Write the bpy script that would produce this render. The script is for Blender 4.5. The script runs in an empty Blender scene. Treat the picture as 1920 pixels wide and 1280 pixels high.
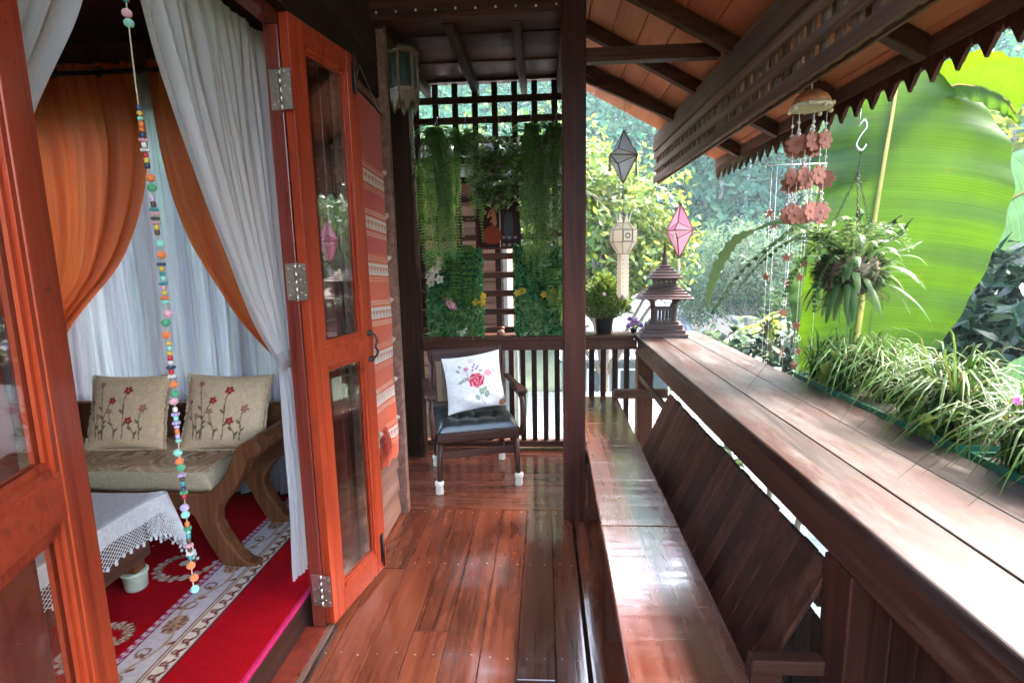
import bpy, bmesh, math, random
import numpy as np
from mathutils import Vector, Matrix, Euler
from math import sin, cos, pi, radians as R
random.seed(7); rng = np.random.default_rng(7)
scene = bpy.context.scene
COL = scene.collection

# ------------------------------------------------------------------ camera
cam_d = bpy.data.cameras.new('camera')
cam = bpy.data.objects.new('camera', cam_d); COL.objects.link(cam)
cam_d.sensor_width = 36.0; cam_d.lens = 18.546; cam_d.clip_start = 0.05; cam_d.clip_end = 600
cam.matrix_world = Matrix(((0.998020, 0.009957, 0.062102, 0), (0.059823, 0.154543, -0.986173, 0),
                           (-0.019417, 0.987936, 0.153641, 1.55), (0, 0, 0, 1)))
scene.camera = cam
# ------------------------------------------------------------------ light
SUN_EL, SUN_AZ = 52, 62       # azimuth measured from +Y towards +X
world = bpy.data.worlds.new('World'); scene.world = world; world.use_nodes = True
nt = world.node_tree; bg = nt.nodes['Background']
sky = nt.nodes.new('ShaderNodeTexSky'); sky.sky_type = 'NISHITA'; sky.sun_disc = False
sky.sun_elevation = R(SUN_EL); sky.sun_rotation = R(SUN_AZ)
sky.air_density = 1.0; sky.dust_density = 5.0; sky.ozone_density = 1.0
nt.links.new(sky.outputs[0], bg.inputs[0]); bg.inputs[1].default_value = 0.15
sun_d = bpy.data.lights.new('sun', 'SUN'); sun_d.energy = 0.7; sun_d.angle = R(14); sun_d.color = (1, .97, .93)
sun = bpy.data.objects.new('sun', sun_d); COL.objects.link(sun)
sun.rotation_euler = Euler((R(90 - SUN_EL), 0, R(180 - SUN_AZ)), 'XYZ')
vs = scene.view_settings
scene.display_settings.display_device = 'sRGB'
vs.view_transform = 'Standard'; vs.look = 'None'; vs.gamma = 1.0; vs.use_curve_mapping = False
vs.exposure = 4.75
cy = scene.cycles
cy.use_denoising = True
try: cy.denoiser = 'OPENIMAGEDENOISE'
except Exception: pass
cy.max_bounces = 10; cy.diffuse_bounces = 5; cy.glossy_bounces = 4; cy.transmission_bounces = 6
cy.transparent_max_bounces = 24; cy.caustics_reflective = False; cy.caustics_refractive = False
cy.sample_clamp_indirect = 6.0

# ------------------------------------------------------------------ object helpers
def wm(o):
    m = o.matrix_basis.copy()
    if o.parent: m = wm(o.parent) @ o.matrix_parent_inverse @ m
    return m

def link(o, parent=None, local=False):
    COL.objects.link(o)
    if parent is not None:
        o.parent = parent
        if not local: o.matrix_parent_inverse = wm(parent).inverted()
    return o

def tag(o, label=None, cat=None, group=None, kind=None):
    if label: o['label'] = label
    if cat: o['category'] = cat
    if group: o['group'] = group
    if kind: o['kind'] = kind
    return o

def thing(name, label, cat, loc=(0, 0, 0), group=None, kind=None, rotz=0):
    o = bpy.data.objects.new(name, None); o.empty_display_size = .1
    COL.objects.link(o); o.location = loc; o.rotation_euler = (0, 0, rotz)
    return tag(o, label, cat, group, kind)

def struct(name, loc=(0, 0, 0)):
    o = bpy.data.objects.new(name, None); COL.objects.link(o); o.location = loc
    o['kind'] = 'structure'
    return o

def bev(o, w=.004, seg=2, ang=40):
    m = o.modifiers.new('bevel', 'BEVEL'); m.width = w; m.segments = seg
    m.limit_method = 'ANGLE'; m.angle_limit = R(ang); m.harden_normals = False
    return o

def inst(src, parent, M=None, name=None, local=False):
    o = src.copy(); o.parent = None; o.matrix_parent_inverse = Matrix()
    o.matrix_basis = M if M is not None else Matrix()
    if name: o.name = name
    return link(o, parent, local)

def copy_tree(o, parent=None):
    c = o.copy(); COL.objects.link(c)
    if parent is not None:
        c.parent = parent; c.matrix_parent_inverse = o.matrix_parent_inverse.copy()
    for ch in list(o.children): copy_tree(ch, c)
    return c

def axes(d, up=(0, 0, 1)):
    d = Vector(d).normalized(); u = Vector(up)
    s = d.cross(u)
    if s.length < 1e-4: s = d.cross(Vector((0, 1, 0)))
    s.normalize(); u = s.cross(d).normalized()
    return d, s, u

class MB:
    def __init__(self): self.v = []; self.f = []; self.c = []; self.sm = []
    def add(self, vs, fs, col=(1, 1, 1), smooth=False):
        n = len(self.v); self.v.extend([tuple(p) for p in vs])
        for f in fs:
            self.f.append(tuple(i + n for i in f)); self.c.append(col); self.sm.append(smooth)
        return self
    def box(self, x0, x1, y0, y1, z0, z1, col=(1, 1, 1)):
        vs = [(x0, y0, z0), (x1, y0, z0), (x1, y1, z0), (x0, y1, z0), (x0, y0, z1), (x1, y0, z1), (x1, y1, z1), (x0, y1, z1)]
        return self.add(vs, [(0, 3, 2, 1), (4, 5, 6, 7), (0, 1, 5, 4), (1, 2, 6, 5), (2, 3, 7, 6), (3, 0, 4, 7)], col)
    def hexa(self, p, col=(1, 1, 1)):   # 8 points, same order as box
        return self.add(p, [(0, 3, 2, 1), (4, 5, 6, 7), (0, 1, 5, 4), (1, 2, 6, 5), (2, 3, 7, 6), (3, 0, 4, 7)], col)
    def bar(self, p0, p1, w, h, up=(0, 0, 1), col=(1, 1, 1), w1=None, h1=None):
        p0 = Vector(p0); p1 = Vector(p1); d, s, u = axes(p1 - p0, up)
        w1 = w if w1 is None else w1; h1 = h if h1 is None else h1
        a = [p0 - s * w / 2 - u * h / 2, p0 + s * w / 2 - u * h / 2, p0 + s * w / 2 + u * h / 2, p0 - s * w / 2 + u * h / 2]
        b = [p1 - s * w1 / 2 - u * h1 / 2, p1 + s * w1 / 2 - u * h1 / 2, p1 + s * w1 / 2 + u * h1 / 2, p1 - s * w1 / 2 + u * h1 / 2]
        return self.add(a + b, [(0, 1, 2, 3), (7, 6, 5, 4), (4, 5, 1, 0), (5, 6, 2, 1), (6, 7, 3, 2), (7, 4, 0, 3)], col)
    def tube(self, pts, r, n=8, col=(1, 1, 1), cap=True, smooth=True):
        pts = [Vector(p) for p in pts]; rs = r if isinstance(r, (list, tuple)) else [r] * len(pts)
        vs = []; prev = None
        for i, p in enumerate(pts):
            d = (pts[min(i + 1, len(pts) - 1)] - pts[max(i - 1, 0)])
            if d.length < 1e-9: d = Vector((0, 0, 1))
            d.normalize()
            if prev is None:
                _, s, u = axes(d)
            else:
                s = prev - d * prev.dot(d)
                if s.length < 1e-5: _, s, u = axes(d)
                s.normalize(); u = s.cross(d)
            prev = s
            for k in range(n):
                a = 2 * pi * k / n
                vs.append(p + (s * cos(a) + u * sin(a)) * rs[i])
        fs = []
        for i in range(len(pts) - 1):
            for k in range(n):
                k2 = (k + 1) % n
                fs.append((i * n + k, i * n + k2, (i + 1) * n + k2, (i + 1) * n + k))
        self.add(vs, fs, col, smooth)
        if cap:
            b = len(self.v) - len(vs)
            self.f.append(tuple(b + k for k in reversed(range(n)))); self.c.append(col); self.sm.append(False)
            e = b + (len(pts) - 1) * n
            self.f.append(tuple(e + k for k in range(n))); self.c.append(col); self.sm.append(False)
        return self
    def lathe(self, prof, cx=0, cy=0, cz=0, n=20, col=(1, 1, 1), smooth=True, square=False, rot=0):
        vs = []; n = 4 if square else n
        for r, z in prof:
            for k in range(n):
                a = 2 * pi * k / n + rot + (pi / 4 if square else 0)
                rr = r * (math.sqrt(2) if square else 1)
                vs.append((cx + rr * cos(a), cy + rr * sin(a), cz + z))
        fs = []
        for i in range(len(prof) - 1):
            for k in range(n):
                k2 = (k + 1) % n
                fs.append((i * n + k, i * n + k2, (i + 1) * n + k2, (i + 1) * n + k))
        fs.append(tuple(reversed(range(n)))); fs.append(tuple((len(prof) - 1) * n + k for k in range(n)))
        return self.add(vs, fs, col, smooth and not square)
    def ball(self, c, r, n=10, m=7, col=(1, 1, 1), sc=(1, 1, 1)):
        vs = []; fs = []; c = Vector(c)
        for j in range(1, m):
            t = pi * j / m
            for k in range(n):
                a = 2 * pi * k / n
                vs.append((c.x + r * sc[0] * sin(t) * cos(a), c.y + r * sc[1] * sin(t) * sin(a), c.z + r * sc[2] * cos(t)))
        vs += [(c.x, c.y, c.z + r * sc[2]), (c.x, c.y, c.z - r * sc[2])]
        T = len(vs) - 2; B = T + 1
        for j in range(m - 2):
            for k in range(n):
                k2 = (k + 1) % n
                fs.append((j * n + k, (j + 1) * n + k, (j + 1) * n + k2, j * n + k2))
        for k in range(n):
            fs.append((T, k, (k + 1) % n)); fs.append((B, (m - 2) * n + (k + 1) % n, (m - 2) * n + k))
        return self.add(vs, fs, col, True)
    def prism(self, pts, O, U, V, N, t, col=(1, 1, 1)):   # polygon (u,v) extruded by t along N
        O = Vector(O); U = Vector(U); V = Vector(V); N = Vector(N)
        a = [O + U * p[0] + V * p[1] for p in pts]; b = [p + N * t for p in a]; n = len(pts)
        fs = [tuple(range(n - 1, -1, -1)), tuple(range(n, 2 * n))] + [(i, (i + 1) % n, (i + 1) % n + n, i + n) for i in range(n)]
        return self.add(a + b, fs, col)
    def strip(self, pts, wid, side, col=(1, 1, 1), fold=0.0):   # leaf / ribbon along pts
        pts = [Vector(p) for p in pts]; n = len(pts); vs = []; fs = []
        for i, p in enumerate(pts):
            d = (pts[min(i + 1, n - 1)] - pts[max(i - 1, 0)]).normalized()
            s = Vector(side); s = (s - d * s.dot(d))
            if s.length < 1e-5: s = axes(d)[1]
            s.normalize(); u = s.cross(d); w = wid[i]
            vs += [p - s * w + u * fold * w, p, p + s * w + u * fold * w]
        for i in range(n - 1):
            a = i * 3
            fs += [(a, a + 1, a + 4, a + 3), (a + 1, a + 2, a + 5, a + 4)]
        return self.add(vs, fs, col, True)
    def build(self, name, mat, parent=None, local=False, angle=None, colattr=False, smooth=None, weld=False):
        me = bpy.data.meshes.new(name)
        me.from_pydata(self.v, [], self.f)
        sm = self.sm if smooth is None else [smooth] * len(self.f)
        me.polygons.foreach_set('use_smooth', sm)
        if colattr:
            ca = me.color_attributes.new('Col', 'FLOAT_COLOR', 'CORNER')
            arr = []
            for f, c in zip(self.f, self.c):
                arr.extend((c[0], c[1], c[2], 1.0) * len(f))
            ca.data.foreach_set('color', arr)
        me.update()
        if angle: me.set_sharp_from_angle(angle=R(angle))
        o = bpy.data.objects.new(name, me)
        if mat: me.materials.append(mat)
        return link(o, parent, local)

def fast_mesh(name, V, F, mat, parent=None, local=False, smooth=False, cols=None, sides=4):
    """V (N,3) array, F (M,sides) int array"""
    me = bpy.data.meshes.new(name)
    V = np.asarray(V, dtype=np.float32); F = np.asarray(F, dtype=np.int32)
    me.vertices.add(len(V)); me.vertices.foreach_set('co', V.ravel())
    me.loops.add(F.size); me.loops.foreach_set('vertex_index', F.ravel())
    me.polygons.add(len(F)); me.polygons.foreach_set('loop_start', np.arange(0, F.size, sides, dtype=np.int32))
    me.update(calc_edges=True)
    if smooth: me.polygons.foreach_set('use_smooth', np.ones(len(F), dtype=bool))
    if cols is not None:
        ca = me.color_attributes.new('Col', 'FLOAT_COLOR', 'POINT')
        ca.data.foreach_set('color', np.concatenate([cols, np.ones((len(cols), 1))], 1).astype(np.float32).ravel())
    o = bpy.data.objects.new(name, me)
    if mat: me.materials.append(mat)
    return link(o, parent, local)

def grid(name, func, nu, nv, mat, parent=None, local=False, paint=None, smooth=True, solid=0, wrapu=False):
    us = np.linspace(0, 1, nu + 1); vv = np.linspace(0, 1, nv + 1)
    V = []; C = []; UV = []
    for j in vv:
        for i in us:
            V.append(func(i, j)); UV.append((i, j))
            if paint: C.append(paint(i, j))
    F = []
    w = nu + 1
    for j in range(nv):
        for i in range(nu):
            a = j * w + i; F.append((a, a + 1, a + w + 1, a + w))
    o = fast_mesh(name, V, F, mat, parent, local, smooth, np.array(C) if paint else None)
    me = o.data; uvl = me.uv_layers.new(name='UVMap'); UV = np.array(UV, dtype=np.float32)
    uvl.data.foreach_set('uv', UV[np.array(F).ravel()].ravel())
    if solid:
        m = o.modifiers.new('solid', 'SOLIDIFY'); m.thickness = solid; m.offset = 0
    return o

def lerp(a, b, t): return a + (b - a) * t
def interp(t, xs, ys): return float(np.interp(t, xs, ys))
def curve(pts, n):          # Catmull-Rom through points
    P = [Vector(p) for p in pts]; P = [2 * P[0] - P[1]] + P + [2 * P[-1] - P[-2]]; out = []
    segs = len(P) - 3
    for i in range(n):
        t = i / (n - 1) * segs; k = min(int(t), segs - 1); t -= k
        a, b, c, d = P[k:k + 4]
        out.append(.5 * ((2 * b) + (c - a) * t + (2 * a - 5 * b + 4 * c - d) * t * t + (3 * b - a - 3 * c + d) * t ** 3))
    return out

# ------------------------------------------------------------------ materials
def _mat(name):
    m = bpy.data.materials.new(name); m.use_nodes = True
    t = m.node_tree; b = t.nodes['Principled BSDF']
    return m, t, b
def _n(t, typ, **kw):
    n = t.nodes.new(typ)
    for k, v in kw.items():
        if k.startswith('i_'): n.inputs[k[2:].replace('_', ' ')].default_value = v
        else: setattr(n, k, v)
    return n
def _ramp(t, fac, stops):
    r = t.nodes.new('ShaderNodeValToRGB'); e = r.color_ramp.elements
    while len(e) < len(stops): e.new(.5)
    for el, (p, c) in zip(e, stops):
        el.position = p; el.color = (c[0], c[1], c[2], 1)
    t.links.new(fac, r.inputs[0]); return r
def _mr(t, val, a, b, c, d):
    n = t.nodes.new('ShaderNodeMapRange'); t.links.new(val, n.inputs[0])
    for i, x in enumerate((a, b, c, d)): n.inputs[i + 1].default_value = x
    return n.outputs[0]
def _coords(t, rand=True):
    tc = t.nodes.new('ShaderNodeTexCoord'); oi = t.nodes.new('ShaderNodeObjectInfo')
    if not rand: return tc.outputs['Object'], oi.outputs['Random']
    m = t.nodes.new('ShaderNodeMath'); m.operation = 'MULTIPLY'; m.inputs[1].default_value = 53.0
    t.links.new(oi.outputs['Random'], m.inputs[0])
    a = t.nodes.new('ShaderNodeVectorMath'); a.operation = 'ADD'
    t.links.new(tc.outputs['Object'], a.inputs[0]); t.links.new(m.outputs[0], a.inputs[1])
    return a.outputs[0], oi.outputs['Random']

def wood(name, c0, c1, c2, axis='Y', rough=(.25, .5), var=.4, bump=.12, worn=None, wornr=(.5, .75), fine=30.0, spec=.5, stain=None, coat=0.0, wornscale=1.6, cior=1.5, cross=False):
    m, t, b = _mat(name); L = t.links
    co, rnd = _coords(t)
    mp = t.nodes.new('ShaderNodeMapping'); L.new(co, mp.inputs[0])
    s = {'X': (1.1, fine, fine), 'Y': (fine, 1.1, fine), 'Z': (fine, fine, 1.1)}[axis]; mp.inputs['Scale'].default_value = s
    n1 = _n(t, 'ShaderNodeTexNoise', i_Scale=1.0, i_Detail=7.0, i_Roughness=.62, i_Distortion=.5); L.new(mp.outputs[0], n1.inputs['Vector'])
    s2 = {'X': (.7, 2.4, 2.4), 'Y': (2.4, .7, 2.4), 'Z': (2.4, 2.4, .7)}[axis]
    mp2 = t.nodes.new('ShaderNodeMapping'); L.new(co, mp2.inputs[0]); mp2.inputs['Scale'].default_value = s2
    n2 = _n(t, 'ShaderNodeTexNoise', i_Scale=wornscale, i_Detail=6.0, i_Roughness=.66); L.new(mp2.outputs[0], n2.inputs['Vector'])
    rp = _ramp(t, n1.outputs['Fac'], [(.3, c0), (.5, c1), (.72, c2)])
    hs = t.nodes.new('ShaderNodeHueSaturation'); L.new(rp.outputs[0], hs.inputs['Color'])
    L.new(_mr(t, rnd, 0, 1, 1 - var, 1 + var), hs.inputs['Value'])
    out = hs.outputs[0]
    mixf = None
    if worn:
        add = t.nodes.new('ShaderNodeMath'); add.operation = 'MULTIPLY_ADD'
        L.new(n1.outputs['Fac'], add.inputs[0]); add.inputs[1].default_value = .45; L.new(n2.outputs['Fac'], add.inputs[2])
        mixf = _mr(t, add.outputs[0], wornr[0] + .22, wornr[1] + .22, 0, 1)
        mx = t.nodes.new('ShaderNodeMix'); mx.data_type = 'RGBA'; L.new(mixf, mx.inputs[0]); L.new(out, mx.inputs[6])
        mx.inputs[7].default_value = (*worn, 1); out = mx.outputs[2]
    if stain:
        n3 = _n(t, 'ShaderNodeTexNoise', i_Scale=9.0, i_Detail=5.0, i_Roughness=.7); L.new(co, n3.inputs['Vector'])
        f3 = _mr(t, n3.outputs['Fac'], stain[1], stain[1] + .06, 0, .85)
        mx = t.nodes.new('ShaderNodeMix'); mx.data_type = 'RGBA'; L.new(f3, mx.inputs[0]); L.new(out, mx.inputs[6])
        mx.inputs[7].default_value = (*stain[0], 1); out = mx.outputs[2]
    L.new(out, b.inputs['Base Color'])
    ra = t.nodes.new('ShaderNodeMath'); ra.operation = 'MULTIPLY_ADD'
    L.new(n2.outputs['Fac'], ra.inputs[0]); ra.inputs[1].default_value = .7
    m3 = t.nodes.new('ShaderNodeMath'); m3.operation = 'MULTIPLY'; L.new(n1.outputs['Fac'], m3.inputs[0]); m3.inputs[1].default_value = .3
    L.new(m3.outputs[0], ra.inputs[2])
    L.new(_mr(t, ra.outputs[0], .35, .65, rough[0], rough[1]), b.inputs['Roughness'])
    b.inputs['Specular IOR Level'].default_value = spec
    b.inputs['Coat Weight'].default_value = coat; b.inputs['Coat Roughness'].default_value = .08; b.inputs['Coat IOR'].default_value = cior
    bp = _n(t, 'ShaderNodeBump', i_Strength=bump, i_Distance=.01); L.new(n1.outputs['Fac'], bp.inputs['Height'])
    L.new(bp.outputs[0], b.inputs['Normal'])
    if cross:
        mp4 = t.nodes.new('ShaderNodeMapping'); L.new(co, mp4.inputs[0]); mp4.inputs['Scale'].default_value = (2.2, 30, 2.2)
        n4 = _n(t, 'ShaderNodeTexNoise', i_Scale=1.0, i_Detail=6.0, i_Roughness=.7); L.new(mp4.outputs[0], n4.inputs['Vector'])
        L.new(_mr(t, n4.outputs['Fac'], .3, .7, .04, .30), b.inputs['Coat Roughness'])
    if coat:
        b2 = _n(t, 'ShaderNodeBump', i_Strength=.06, i_Distance=.01); L.new(n1.outputs['Fac'], b2.inputs['Height']); L.new(b2.outputs[0], b.inputs['Coat Normal'])
    return m

def plain(name, c, rough=.5, metal=0.0, noise=.15, scale=20.0, spec=.5, bump=0.0, sheen=0.0):
    m, t, b = _mat(name); L = t.links
    co, rnd = _coords(t)
    n = _n(t, 'ShaderNodeTexNoise', i_Scale=scale, i_Detail=4.0); L.new(co, n.inputs['Vector'])
    r = _ramp(t, n.outputs['Fac'], [(.3, [x * (1 - noise) for x in c]), (.7, [min(1, x * (1 + noise)) for x in c])])
    L.new(r.outputs[0], b.inputs['Base Color'])
    b.inputs['Roughness'].default_value = rough; b.inputs['Metallic'].default_value = metal
    b.inputs['Specular IOR Level'].default_value = spec; b.inputs['Sheen Weight'].default_value = sheen
    if bump:
        bp = _n(t, 'ShaderNodeBump', i_Strength=bump, i_Distance=.003); L.new(n.outputs['Fac'], bp.inputs['Height']); L.new(bp.outputs[0], b.inputs['Normal'])
    return m

def leafmat(name, cols, trans=.35, rough=.45, tcol=None, spec=.25):
    m, t, b = _mat(name); L = t.links
    g = t.nodes.new('ShaderNodeNewGeometry'); oi = t.nodes.new('ShaderNodeObjectInfo')
    a = t.nodes.new('ShaderNodeMath'); a.operation = 'ADD'; L.new(g.outputs['Random Per Island'], a.inputs[0]); L.new(oi.outputs['Random'], a.inputs[1])
    fr = t.nodes.new('ShaderNodeMath'); fr.operation = 'FRACT'; L.new(a.outputs[0], fr.inputs[0])
    k = len(cols); rp = _ramp(t, fr.outputs[0], [(i / max(1, k - 1), c) for i, c in enumerate(cols)])
    L.new(rp.outputs[0], b.inputs['Base Color']); b.inputs['Roughness'].default_value = rough; b.inputs['Specular IOR Level'].default_value = spec
    if trans:
        tr = t.nodes.new('ShaderNodeBsdfTranslucent')
        hs = t.nodes.new('ShaderNodeHueSaturation'); L.new(rp.outputs[0], hs.inputs['Color']); hs.inputs['Value'].default_value = 1.7; hs.inputs['Hue'].default_value = .48
        L.new(hs.outputs[0], tr.inputs[0])
        mx = t.nodes.new('ShaderNodeMixShader'); mx.inputs[0].default_value = trans
        L.new(b.outputs[0], mx.inputs[1]); L.new(tr.outputs[0], mx.inputs[2]); L.new(mx.outputs[0], t.nodes['Material Output'].inputs[0])
    return m

def attrmat(name, rough=.8, trans=0.0, transp=0.0, weave=0.0, sheen=0.0, spec=.3, wscale=400):
    m, t, b = _mat(name); L = t.links
    at = _n(t, 'ShaderNodeVertexColor', layer_name='Col')
    co, rnd = _coords(t, False)
    n = _n(t, 'ShaderNodeTexNoise', i_Scale=60.0, i_Detail=3.0); L.new(co, n.inputs['Vector'])
    hs = t.nodes.new('ShaderNodeHueSaturation'); L.new(at.outputs[0], hs.inputs['Color']); L.new(_mr(t, n.outputs['Fac'], .3, .7, .88, 1.1), hs.inputs['Value'])
    L.new(hs.outputs[0], b.inputs['Base Color']); b.inputs['Roughness'].default_value = rough; b.inputs['Sheen Weight'].default_value = sheen
    b.inputs['Specular IOR Level'].default_value = spec
    if weave:
        w = _n(t, 'ShaderNodeTexNoise', i_Scale=float(wscale), i_Detail=2.0); L.new(co, w.inputs['Vector'])
        bp = _n(t, 'ShaderNodeBump', i_Strength=weave, i_Distance=.002); L.new(w.outputs['Fac'], bp.inputs['Height']); L.new(bp.outputs[0], b.inputs['Normal'])
    last = b.outputs[0]
    if trans:
        tr = t.nodes.new('ShaderNodeBsdfTranslucent'); L.new(hs.outputs[0], tr.inputs[0])
        mx = t.nodes.new('ShaderNodeMixShader'); mx.inputs[0].default_value = trans; L.new(last, mx.inputs[1]); L.new(tr.outputs[0], mx.inputs[2]); last = mx.outputs[0]
    if transp:
        tp = t.nodes.new('ShaderNodeBsdfTransparent')
        mx = t.nodes.new('ShaderNodeMixShader'); mx.inputs[0].default_value = transp; L.new(last, mx.inputs[1]); L.new(tp.outputs[0], mx.inputs[2]); last = mx.outputs[0]
    L.new(last, t.nodes['Material Output'].inputs[0])
    return m

def cloth(name, c, trans=.4, transp=0.0, stripes=0.0, rough=.85, c2=None, sscale=60.0):
    m, t, b = _mat(name); L = t.links
    tc = t.nodes.new('ShaderNodeTexCoord')
    mp = t.nodes.new('ShaderNodeMapping'); L.new(tc.outputs['UV'], mp.inputs[0]); mp.inputs['Scale'].default_value = (sscale, 1.2, 1)
    n = _n(t, 'ShaderNodeTexNoise', i_Scale=1.0, i_Detail=4.0, i_Roughness=.7); L.new(mp.outputs[0], n.inputs['Vector'])
    c2 = c2 or [x * (1 - stripes) for x in c]
    rp = _ramp(t, n.outputs['Fac'], [(.4, c2), (.6, c)])
    L.new(rp.outputs[0], b.inputs['Base Color']); b.inputs['Roughness'].default_value = rough; b.inputs['Specular IOR Level'].default_value = .2
    tr = t.nodes.new('ShaderNodeBsdfTranslucent'); L.new(rp.outputs[0], tr.inputs[0])
    mx = t.nodes.new('ShaderNodeMixShader'); mx.inputs[0].default_value = trans; L.new(b.outputs[0], mx.inputs[1]); L.new(tr.outputs[0], mx.inputs[2]); last = mx.outputs[0]
    if transp:
        tp = t.nodes.new('ShaderNodeBsdfTransparent'); m2 = t.nodes.new('ShaderNodeMixShader')
        L.new(_mr(t, n.outputs['Fac'], .35, .65, transp * .5, min(1, transp * 1.5)), m2.inputs[0])
        L.new(last, m2.inputs[1]); L.new(tp.outputs[0], m2.inputs[2]); last = m2.outputs[0]
    L.new(last, t.nodes['Material Output'].inputs[0])
    return m

def glassmat(name, tint=(.95, .97, .96), frost=0.0, IOR=1.5):
    m, t, b = _mat(name); L = t.links
    g = t.nodes.new('ShaderNodeNewGeometry')
    ior = _mr(t, g.outputs['Backfacing'], 0, 1, IOR, 1 / IOR)
    fr = t.nodes.new('ShaderNodeFresnel'); L.new(ior, fr.inputs['IOR'])
    tp = t.nodes.new('ShaderNodeBsdfTransparent'); tp.inputs[0].default_value = (*tint, 1)
    gl = t.nodes.new('ShaderNodeBsdfGlossy'); gl.inputs['Roughness'].default_value = .01 + frost; gl.inputs[0].default_value = (1, 1, 1, 1)
    mx = t.nodes.new('ShaderNodeMixShader'); L.new(fr.outputs[0], mx.inputs[0]); L.new(tp.outputs[0], mx.inputs[1]); L.new(gl.outputs[0], mx.inputs[2])
    last = mx.outputs[0]
    if frost:
        df = t.nodes.new('ShaderNodeBsdfTranslucent'); df.inputs[0].default_value = (.16, .19, .19, 1)
        m2 = t.nodes.new('ShaderNodeMixShader'); m2.inputs[0].default_value = .6; L.new(last, m2.inputs[1]); L.new(df.outputs[0], m2.inputs[2]); last = m2.outputs[0]
    L.new(last, t.nodes['Material Output'].inputs[0])
    return m

FL = dict(c0=(.055, .014, .008), c1=(.115, .029, .014), c2=(.19, .050, .022))
M = {}
M['floor_y'] = wood('floor_wood', **FL, axis='Y', spec=.2, cior=1.9, rough=(.15, .42), var=.28, bump=.10, worn=(.25, .060, .020), wornr=(.38, 1.0), coat=.6)
M['floor_x'] = wood('floor_wood_cross', **FL, axis='X', spec=.2, cior=1.9, rough=(.15, .40), var=.2, bump=.10, worn=(.22, .10, .06), wornr=(.5, .95), coat=.6)
M['floor_stain'] = wood('floor_wood_stained', **FL, axis='Y', spec=.2, cior=2.0, rough=(.12, .4), var=.1, bump=.15, stain=((.012, .010, .010), .60), coat=.6)
M['bench'] = wood('bench_wood', (.075, .018, .012), (.13, .034, .020), (.20, .056, .032), 'Y', rough=(.14, .34), var=.15, bump=.10, worn=(.20, .10, .075), wornr=(.45, 1.0), coat=1.0, cior=2.6, cross=True, spec=.2)
M['bench_d'] = wood('bench_leg_wood', (.035, .012, .008), (.075, .025, .015), (.12, .042, .026), 'Z', rough=(.35, .6), var=.25, spec=.12)
M['rail_top'] = wood('rail_top_wood', (.017, .010, .009), (.048, .037, .034), (.14, .12, .116), 'Y', rough=(.3, .6), var=.10, bump=.3, worn=(.034, .012, .008), wornr=(.46, .62), spec=.16, coat=.06, fine=16.0, wornscale=2.6)
M['rail_side'] = wood('rail_side_wood', (.035, .013, .008), (.07, .026, .017), (.11, .048, .034), 'Y', rough=(.3, .55), var=.15, worn=(.22, .15, .12), wornr=(.6, .9), spec=.12)
M['rail_x'] = wood('rail_cross_wood', (.03, .011, .007), (.06, .022, .014), (.10, .042, .028), 'X', rough=(.3, .55), var=.15, spec=.12)
M['post'] = wood('post_wood', (.026, .008, .006), (.06, .017, .011), (.10, .032, .020), 'Z', rough=(.35, .6), var=.15, worn=(.15, .08, .06), wornr=(.68, .95), spec=.12)
M['dark_x'] = wood('dark_wood_cross', (.022, .009, .006), (.05, .018, .011), (.09, .034, .020), 'X', rough=(.45, .7), var=.35, spec=.12)
M['dark_y'] = wood('dark_wood_long', (.014, .006, .004), (.032, .012, .008), (.06, .024, .016), 'Y', rough=(.45, .7), var=.3, spec=.12)
M['dark_z'] = wood('dark_wood_upright', (.012, .005, .0035), (.026, .010, .006), (.05, .019, .012), 'Z', rough=(.45, .7), var=.35, spec=.12)
M['beam'] = wood('weathered_beam_wood', (.07, .038, .028), (.13, .078, .06), (.21, .14, .115), 'Y', rough=(.5, .75), var=.18, bump=.2, spec=.12)
M['valance'] = wood('weathered_valance_wood', (.08, .047, .036), (.14, .09, .07), (.22, .155, .13), 'Z', rough=(.5, .75), var=.3, bump=.2, spec=.12)
M['valance_y'] = wood('weathered_valance_rail_wood', (.08, .047, .036), (.14, .09, .07), (.22, .155, .13), 'Y', rough=(.5, .75), var=.2, bump=.2, spec=.12)
M['door'] = wood('lacquered_door_wood', (.19, .017, .006), (.36, .042, .013), (.48, .068, .021), 'Z', rough=(.25, .5), var=.10, bump=.10, fine=40, coat=.15, spec=.2, worn=(.22, .028, .012), wornr=(.5, .8), stain=((.09, .014, .008), .665))
M['door_h'] = wood('lacquered_door_rail_wood', (.19, .017, .006), (.36, .042, .013), (.48, .068, .021), 'Y', rough=(.25, .5), var=.10, bump=.10, fine=40, coat=.15, spec=.2, worn=(.22, .028, .012), wornr=(.5, .8), stain=((.09, .014, .008), .665))
M['jamb'] = wood('dark_red_jamb_wood', (.085, .012, .007), (.15, .022, .012), (.22, .040, .020), 'Z', rough=(.25, .45), var=.1, bump=.06, coat=.2)
M['siding'] = wood('siding_wood', (.12, .055, .038), (.21, .105, .075), (.30, .165, .125), 'Y', rough=(.4, .65), var=.25, bump=.2, spec=.12)
M['tile'] = wood('terracotta_tile', (.38, .135, .065), (.50, .19, .10), (.58, .25, .14), 'Y', rough=(.6, .85), var=.14, bump=.05, fine=8, spec=.12)
M['room_wood'] = wood('room_wall_wood', (.05, .022, .014), (.10, .045, .028), (.15, .07, .045), 'Z', rough=(.4, .6), var=.2, spec=.12)
M['sofa'] = wood('carved_sofa_wood', (.06, .021, .009), (.13, .048, .019), (.21, .085, .036), 'Z', rough=(.3, .5), var=.1, spec=.15)
M['stupa'] = wood('spirit_lantern_wood', (.042, .025, .023), (.080, .053, .050), (.135, .10, .096), 'X', rough=(.35, .55), var=.12, spec=.12)
M['steel'] = plain('hinge_steel', (.50, .42, .34), .35, .9, .2, 60)
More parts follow.
